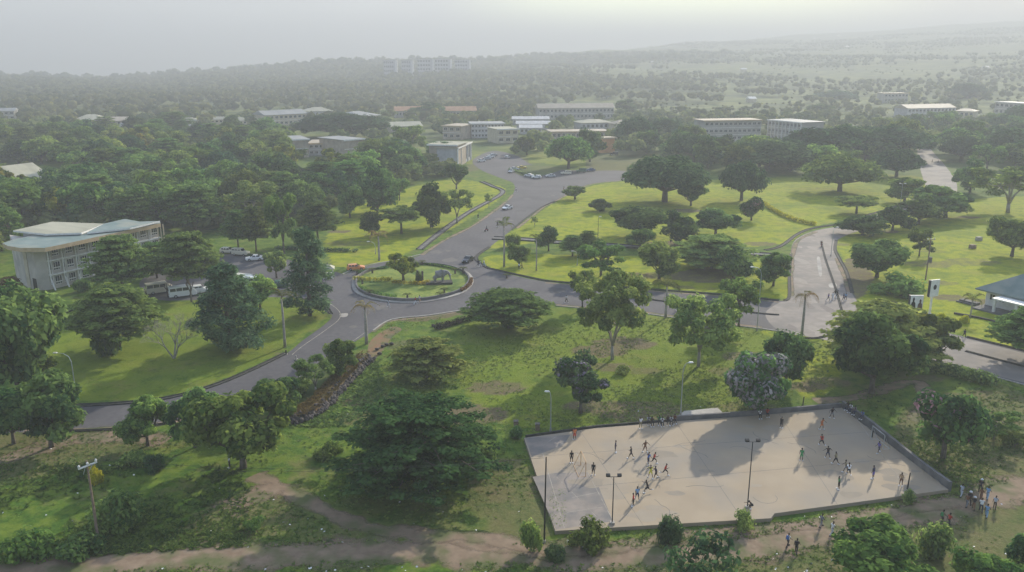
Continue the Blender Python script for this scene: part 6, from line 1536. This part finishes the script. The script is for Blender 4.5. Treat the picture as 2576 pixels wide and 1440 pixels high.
for (cx, cy), k, a, b, pk, hat, lb in [
    ((545, 985), 'walk', 'grey', 'grey', None, None, 'walker in grey on the dirt path, farthest back'), ((652, 1072), 'walk', 'white', 'lgrey', None, None, 'walker all in white on the dirt path'), ((210, 1185), 'walk', 'white', 'black', 'blue', None, 'walker in white with a blue backpack'), ((295, 1247), 'walk', 'black', 'black', 'black', None, 'walker in black with a dark backpack, lowest on the path'),
    ((1752, 950), 'walk', 'khaki', 'black', 'green', None, 'walker in olive with a green bag beside the red one'), ((1820, 977), 'walk', 'red', 'black', None, None, 'walker in dark red striding towards the big group'), ((1945, 682), 'walk', 'lgrey', 'lgrey', None, None, 'walker in pale grey, leftmost of the big group'), ((2000, 782), 'walk', 'brown', 'grey', None, None, 'walker in maroon carrying white, left of the big group'),
    ((2025, 765), 'stand', 'black', 'black', None, 'white', 'walker in black with a white cap next to the maroon one'), ((2068, 808), 'walk', 'black', 'brown', None, 'white', 'walker with a pale hat at the front of the big group'), ((2140, 722), 'walk', 'brown', 'brown', None, None, 'walker in dark brown in the middle of the big group'), ((2135, 637), 'stand', 'black', 'black', None, 'white', 'walker in black with a white hat at the back of the big group'),
    ((2205, 707), 'walk', 'lblue', 'lblue', None, None, 'walker all in light blue behind the big group'), ((2142, 832), 'walk', 'white', 'navy', 'white', None, 'walker in white shirt and dark trousers in the big group'), ((2197, 887), 'walk', 'lblue', 'lblue', None, None, 'walker in light blue nearest the grass'), ((2280, 802), 'walk', 'lgrey', 'black', None, None, 'walker in pale shirt, rightmost of the big group')]:
    person(CR(oA, cx, cy), k, a, b, lb, rz=random.Random(cx).uniform(10, 60), shorts=False, pack=pk, hat=hat, shoes='black')
oD = (2560, 560)
for (cx, cy), a, b, lb in [((615, 1335), 'purple', 'grey', 'pedestrian in purple, left of the junction group'), ((660, 1325), 'white', 'white', 'pedestrian in white in the junction group'), ((682, 1300), 'black', 'white', 'pedestrian in black over white in the junction group'), ((707, 1300), 'black', 'black', 'pedestrian all in black in the junction group'), ((770, 1335), 'navy', 'navy', 'pedestrian in navy right of the drain line'), ((790, 1328), 'lblue', 'navy', 'pedestrian in light blue right of the drain line')]:
    person(CR(oD, cx, cy), 'walk', a, b, lb, shorts=False)
for (cx, cy), a, b, lb in [((2222, 988), 'navy', 'navy', 'pedestrian in navy at the lawn corner'), ((2245, 992), 'white', 'white', 'pedestrian in white at the lawn corner'), ((2282, 988), 'white', 'lblue', 'pedestrian in white and blue at the lawn corner'), ((1325, 1398), 'lgrey', 'lgrey', 'pedestrian in pale grey below the roundabout'), ((1595, 1368), 'red', 'white', 'pedestrian in red below the roundabout'), ((1640, 1352), 'white', 'tan', 'pedestrian in pale clothes below the roundabout'), ((2415, 592), 'black', 'black', 'pedestrian in black crossing the avenue'), ((2222, 517), 'black', 'black', 'pedestrian in black on the avenue verge')]:
    person(CR(o6, cx, cy), 'walk', a, b, lb, shorts=False)
oE = (1710, 560)
for (cx, cy), a, b, lb in [((545, 1352), 'white', 'black', 'pedestrian in white on the right road'), ((72, 1022), 'white', 'black', 'pedestrian in white under the bright round tree'), ((100, 1024), 'black', 'black', 'pedestrian in black under the bright round tree'), ((1655, 1432), 'white', 'white', 'pedestrian in white on the right road near the kerb'), ((1715, 1425), 'brown', 'black', 'pedestrian in brown on the right road near the kerb'), ((42, 242), 'white', 'grey', 'pedestrian in white at the top of the avenue'), ((518, 232), 'brown', 'brown', 'pedestrian in brown by the pale tree at the avenue top')]:
    person(CR(oE, cx, cy), 'walk', a, b, lb, shorts=False)
person(CR((855, 1000), 425, 775), 'walk', 'black', 'black', 'lone pedestrian in black on the near bend of the road', shorts=False)
person(CR(oB, 1975, 385), 'walk', 'navy', 'black', 'pedestrian in navy on the right road verge', shorts=False)
for cx, cy, lb in [(1655, 1272, 'left one of two tiny pedestrians on the upper road'), (1715, 1278, 'right one of two tiny pedestrians on the upper road')]:
    person(CR((2560, 120), cx, cy), 'walk', 'navy', 'black', lb, shorts=False)
person((578, 1178), 'stand', 'white', 'black', 'person in white half hidden under the big bright green tree', shorts=False)
# motorcycles with riders
def motorbike(uv, rz, label, rlabel, c):
    x, y = U(*uv); a = math.radians(rz); t = thing('motorcycle', label, 'motorcycle', (x, y, .01), a)
    for s in (-1, 1):
        w = MB(); w.tube([(s*.62, -.05, .3), (s*.62, .05, .3)], [.3, .3], 12); w.build('wheel', M['tyre'], t)
    b = MB(); b.box((0, 0, .55), (.8, .2, .3)); b.tube([(-.62, 0, .3), (-.3, 0, .6)], [.04, .04], 5); b.tube([(.62, 0, .3), (.42, 0, .95)], [.035, .035], 5); b.build('frame', paint('red', PC['red']), t)
    b = MB(); b.box((-.25, 0, .78), (.75, .24, .1)); b.build('seat', M['black'], t)
    b = MB(); b.tube([(.40, -.35, 1.0), (.42, 0, .96), (.40, .35, 1.0)], [.02]*3, 5); b.build('handlebar', M['black'], t)
    p = person(uv, 'sit', c, 'black', rlabel, rz, .01, False); low = p.children[0].location.z; p.location = (x-.2*math.cos(a), y-.2*math.sin(a), .37)
motorbike(CR(oD, 548, 795), 250, 'motorcycle coming down the concrete road', 'rider in brown on the motorcycle on the concrete road', 'brown')
motorbike(CR(o6, 2305, 640), 235, 'motorcycle on the avenue', 'rider in grey on the motorcycle on the avenue', 'grey')

# ------------------------------------------------------------------ small things and rough grass
def scatter_grass(name, label, seed, n, box, size, lm, keep, lift=0.0):
    rng = np.random.default_rng(seed); u = rng.uniform(box[0], box[2], n); v = rng.uniform(box[1], box[3], n)
    P = np.array([U(a, b) for a, b in zip(u, v)]); k = keep(P[:, 0], P[:, 1]); P = P[k]; n = len(P)
    g = np.sin(P[:, 0]*.35+1.3)*np.sin(P[:, 1]*.28)+np.sin(P[:, 0]*.11-P[:, 1]*.17); k = (g+rng.normal(size=n)*.7) > -.1; P = P[k]; n = len(P)
    per = 5; c = np.repeat(np.column_stack([P, np.full(n, lift)]), per, 0); s = np.repeat(size*rng.uniform(.4, 1.5, n), per)
    a = rng.uniform(0, 6.28, n*per); out = np.stack([np.cos(a), np.sin(a), np.zeros(n*per)], 1); sd_ = np.stack([-np.sin(a), np.cos(a), np.zeros(n*per)], 1)
    b0 = c+out*(s*.15)[:, None]; tip = c+out*(s*1.1)[:, None]+np.array([0, 0, 1])*(s*rng.uniform(.15, .6, n*per))[:, None]
    V = np.stack([b0-sd_*(s*.30)[:, None], b0+sd_*(s*.30)[:, None], tip], 1).reshape(-1, 3); F = np.arange(len(V)).reshape(-1, 3)
    t = np.clip(np.repeat(rng.uniform(.1, .9, n), per)+rng.normal(size=n*per)*.1, 0, 1)
    return link(name, np_mesh(name, V, [F], [L[lm]], t), kind='stuff', label=label, category='grass')
PATHS = [G([(-60, 1450), (200, 1425), (450, 1405), (700, 1398), (1000, 1388), (1250, 1392), (1450, 1400), (1700, 1396), (1900, 1375), (2100, 1335), (2300, 1295), (2450, 1262), (2600, 1215)], 4), G([(640, 1195), (720, 1235), (830, 1290), (940, 1330), (1080, 1345), (1250, 1375)], 4)]
courtg = [U(*q) for q in ((1385, 1345), (1310, 1108), (1318, 1090), (2115, 1018), (2400, 1232), (1950, 1310))]
def free(x, y):
    k = ~inside(x, y, road_w) & ~inside(x, y, courtg) & ~inside(x, y, up_w)
    for P in PATHS:
        for a, b in P: k &= ((x-a)**2+(y-b)**2 > 3.0)
    return k
def road_side(x, y): return free(x, y) & ~inside(x, y, G([(120, 780), (800, 740), (840, 800), (620, 945), (215, 1025), (100, 1020)], 2, True))
scatter_grass('grass_tufts', 'rough tufts of grass over the front field', 1, 30000, (-100, 1085, 2680, 1500), .24, 'green', free)
scatter_grass('weed_tufts', 'leafy dark weeds on the left of the front field', 2, 5200, (-100, 1170, 620, 1400), .42, 'green', free)
scatter_grass('lawn_tufts', 'uneven tufts on the rough lawn above the court', 3, 17000, (960, 800, 2100, 1090), .26, 'light', road_side)
scatter_grass('bank_grass', 'long bright grass on the road bank', 4, 2600, (720, 900, 960, 1075), .5, 'light', free)
scatter_grass('dry_bank_grass', 'dry brownish growth along the top of the rubble wall', 8, 9000, (735, 895, 960, 1075), .4, 'brown', lambda x, y: np.array([min((a-c)**2+(b-d)**2 for c, d in [(q[0]+o[0]*1.6, q[1]+o[1]*1.6) for q, o in zip(Q_BANK, N_BANK)]) < 1.7 for a, b in zip(x, y)]), lift=.95)
scatter_grass('slope_grass', 'rough grass on the slope right of the court', 5, 5000, (2150, 950, 2680, 1250), .3, 'green', free)
rng = np.random.default_rng(77); n = 210; u = rng.uniform(0, 2576, n); v = 1440-(rng.uniform(0, 1, n)**1.6)*420
P = np.array([(*U(a, b), .04) for a, b in zip(u, v)]); k = free(P[:, 0], P[:, 1]); P = P[k]
V, Q = leaves(rng, P, rng.normal(size=P.shape)*.5+[0, 0, 1], rng.uniform(.12, .26, len(P)), .9)
link('litter', np_mesh('litter', V, [Q], [M['white']]), kind='stuff', label='scraps of pale litter strewn over the grass', category='litter')
# bins and small furniture
for i, (u, v, lb) in enumerate([(1352, 1082, 'small brown box like bin above the court\'s top left'), (1298, 1075, 'dark bin stump beside the court corner bush')]):
    x, y = U(u, v); t = thing('litter_bin', lb, 'bin', (x, y, 0)); b = MB(); b.box((0, 0, .45), (.6, .6, .9), taper=1.1); b.build('body', M['wood'], t); b = MB(); b.box((0, 0, .95), (.7, .7, .08)); b.build('lid', M['black'], t)
for i, (u, v, lb) in enumerate([(2446, 625, 'brown box like block standing on the right lawn'), (2462, 605, 'pale block lying on the right lawn')]):
    x, y = U(u, v); t = thing('stone_block', lb, 'block', (x, y, 0), .3); b = MB(); b.box((0, 0, .5), (1.6, 1.2, 1.0), taper=.9); b.build('body', M['wood' if i == 0 else 'conc'], t)
for i, (u, v, vt, lb) in enumerate([(423, 748, 716, 'dark lopped forked stump beside the cream minibus'), (482, 760, 712, 'dark lopped forked stump between the white vehicles')]):
    x, y, h = pole_top(u, v, vt); t = thing('lopped_tree', lb, 'tree', (x, y, 0), i); b = MB(); b.tube([(0, 0, -.1), (0, 0, h*.55)], [.22, .18], 7)
    for a in (0, 2.1, 4.2): b.tube([(0, 0, h*.5), (.45*math.cos(a), .45*math.sin(a), h*.75), (.9*math.cos(a), .9*math.sin(a), h)], [.14, .12, .11], 6)
    b.build('trunk', M['bark'], t)
for i, (u, v) in enumerate([(720, 892), (745, 905), (990, 768), (1096, 1020)][:2]):
    x, y = U(u, v); t = thing('bollard', ['dark bollard at the drain\'s end on the bend', 'pale bollard on the road edge under the ragged palm'][i], 'bollard', (x, y, 0)); b = MB(); b.tube([(0, 0, 0), (0, 0, .8)], [.16, .13], 8); b.build('post', M['darkconc' if i == 0 else 'conc'], t); b = MB(); b.box((0, 0, .06), (.5, .5, .12)); b.build('base', M['conc'], t)
# striped field on the upper left lawn: dark kerb lines
for P in ([(160, 790), (230, 765), (300, 742)], [(560, 760), (600, 745), (640, 735)]):
    o = ribbon(G(P, 4), -.15, .15, 0, .2, M['darkconc'], 'lawn_kerb'); tag(o, 'dark kerb crossing the lawn '+('below the three storey building' if P[0][0] < 300 else 'behind the wide conifer'), 'kerb')

def number(group, fmt):
    os_ = sorted([o for o in COL.objects if o.get('group') == group], key=lambda o: o.location.x/max(1, depth(o.location.y, o.location.z)))
    for i, o in enumerate(os_): o['label'] = fmt % ORD[i]
number('tiny pale houses on the hazy slope', '%s tiny pale roofed house from the left on the hazy far slope')
number('small cycads of the roundabout island', '%s small dark cycad from the left on the roundabout island')
number('boulders above the rubble wall', '%s dark boulder from the left on the grass above the rubble wall')

# ------------------------------------------------------------------ air
hb = MB(); hb.box((0, 2400, 120), (13000, 9000, 520))
zmin = float(GZ.min())-1.5
hb = MB(); top = float(hgt(np.array([2500., 1500]), np.array([3500., 4500])).max())
hv = MB(); hv.box((0, 3000, (zmin+300)/2), (13800, 13400, 300-zmin)); ho = hv.build('haze', mat('x', (1, 1, 1))); ho['kind'] = 'stuff'
hm = bpy.data.materials.new('haze_air'); hm.use_nodes = True; n = hm.node_tree; n.nodes.clear()
pv = n.nodes.new('ShaderNodeVolumePrincipled'); pv.inputs['Color'].default_value = HAZE_COLOR; pv.inputs['Density'].default_value = HAZE_DENSITY; pv.inputs['Anisotropy'].default_value = .15
oo = n.nodes.new('ShaderNodeOutputMaterial'); n.links.new(pv.outputs[0], oo.inputs['Volume'])
ho.data.materials.clear(); ho.data.materials.append(hm)
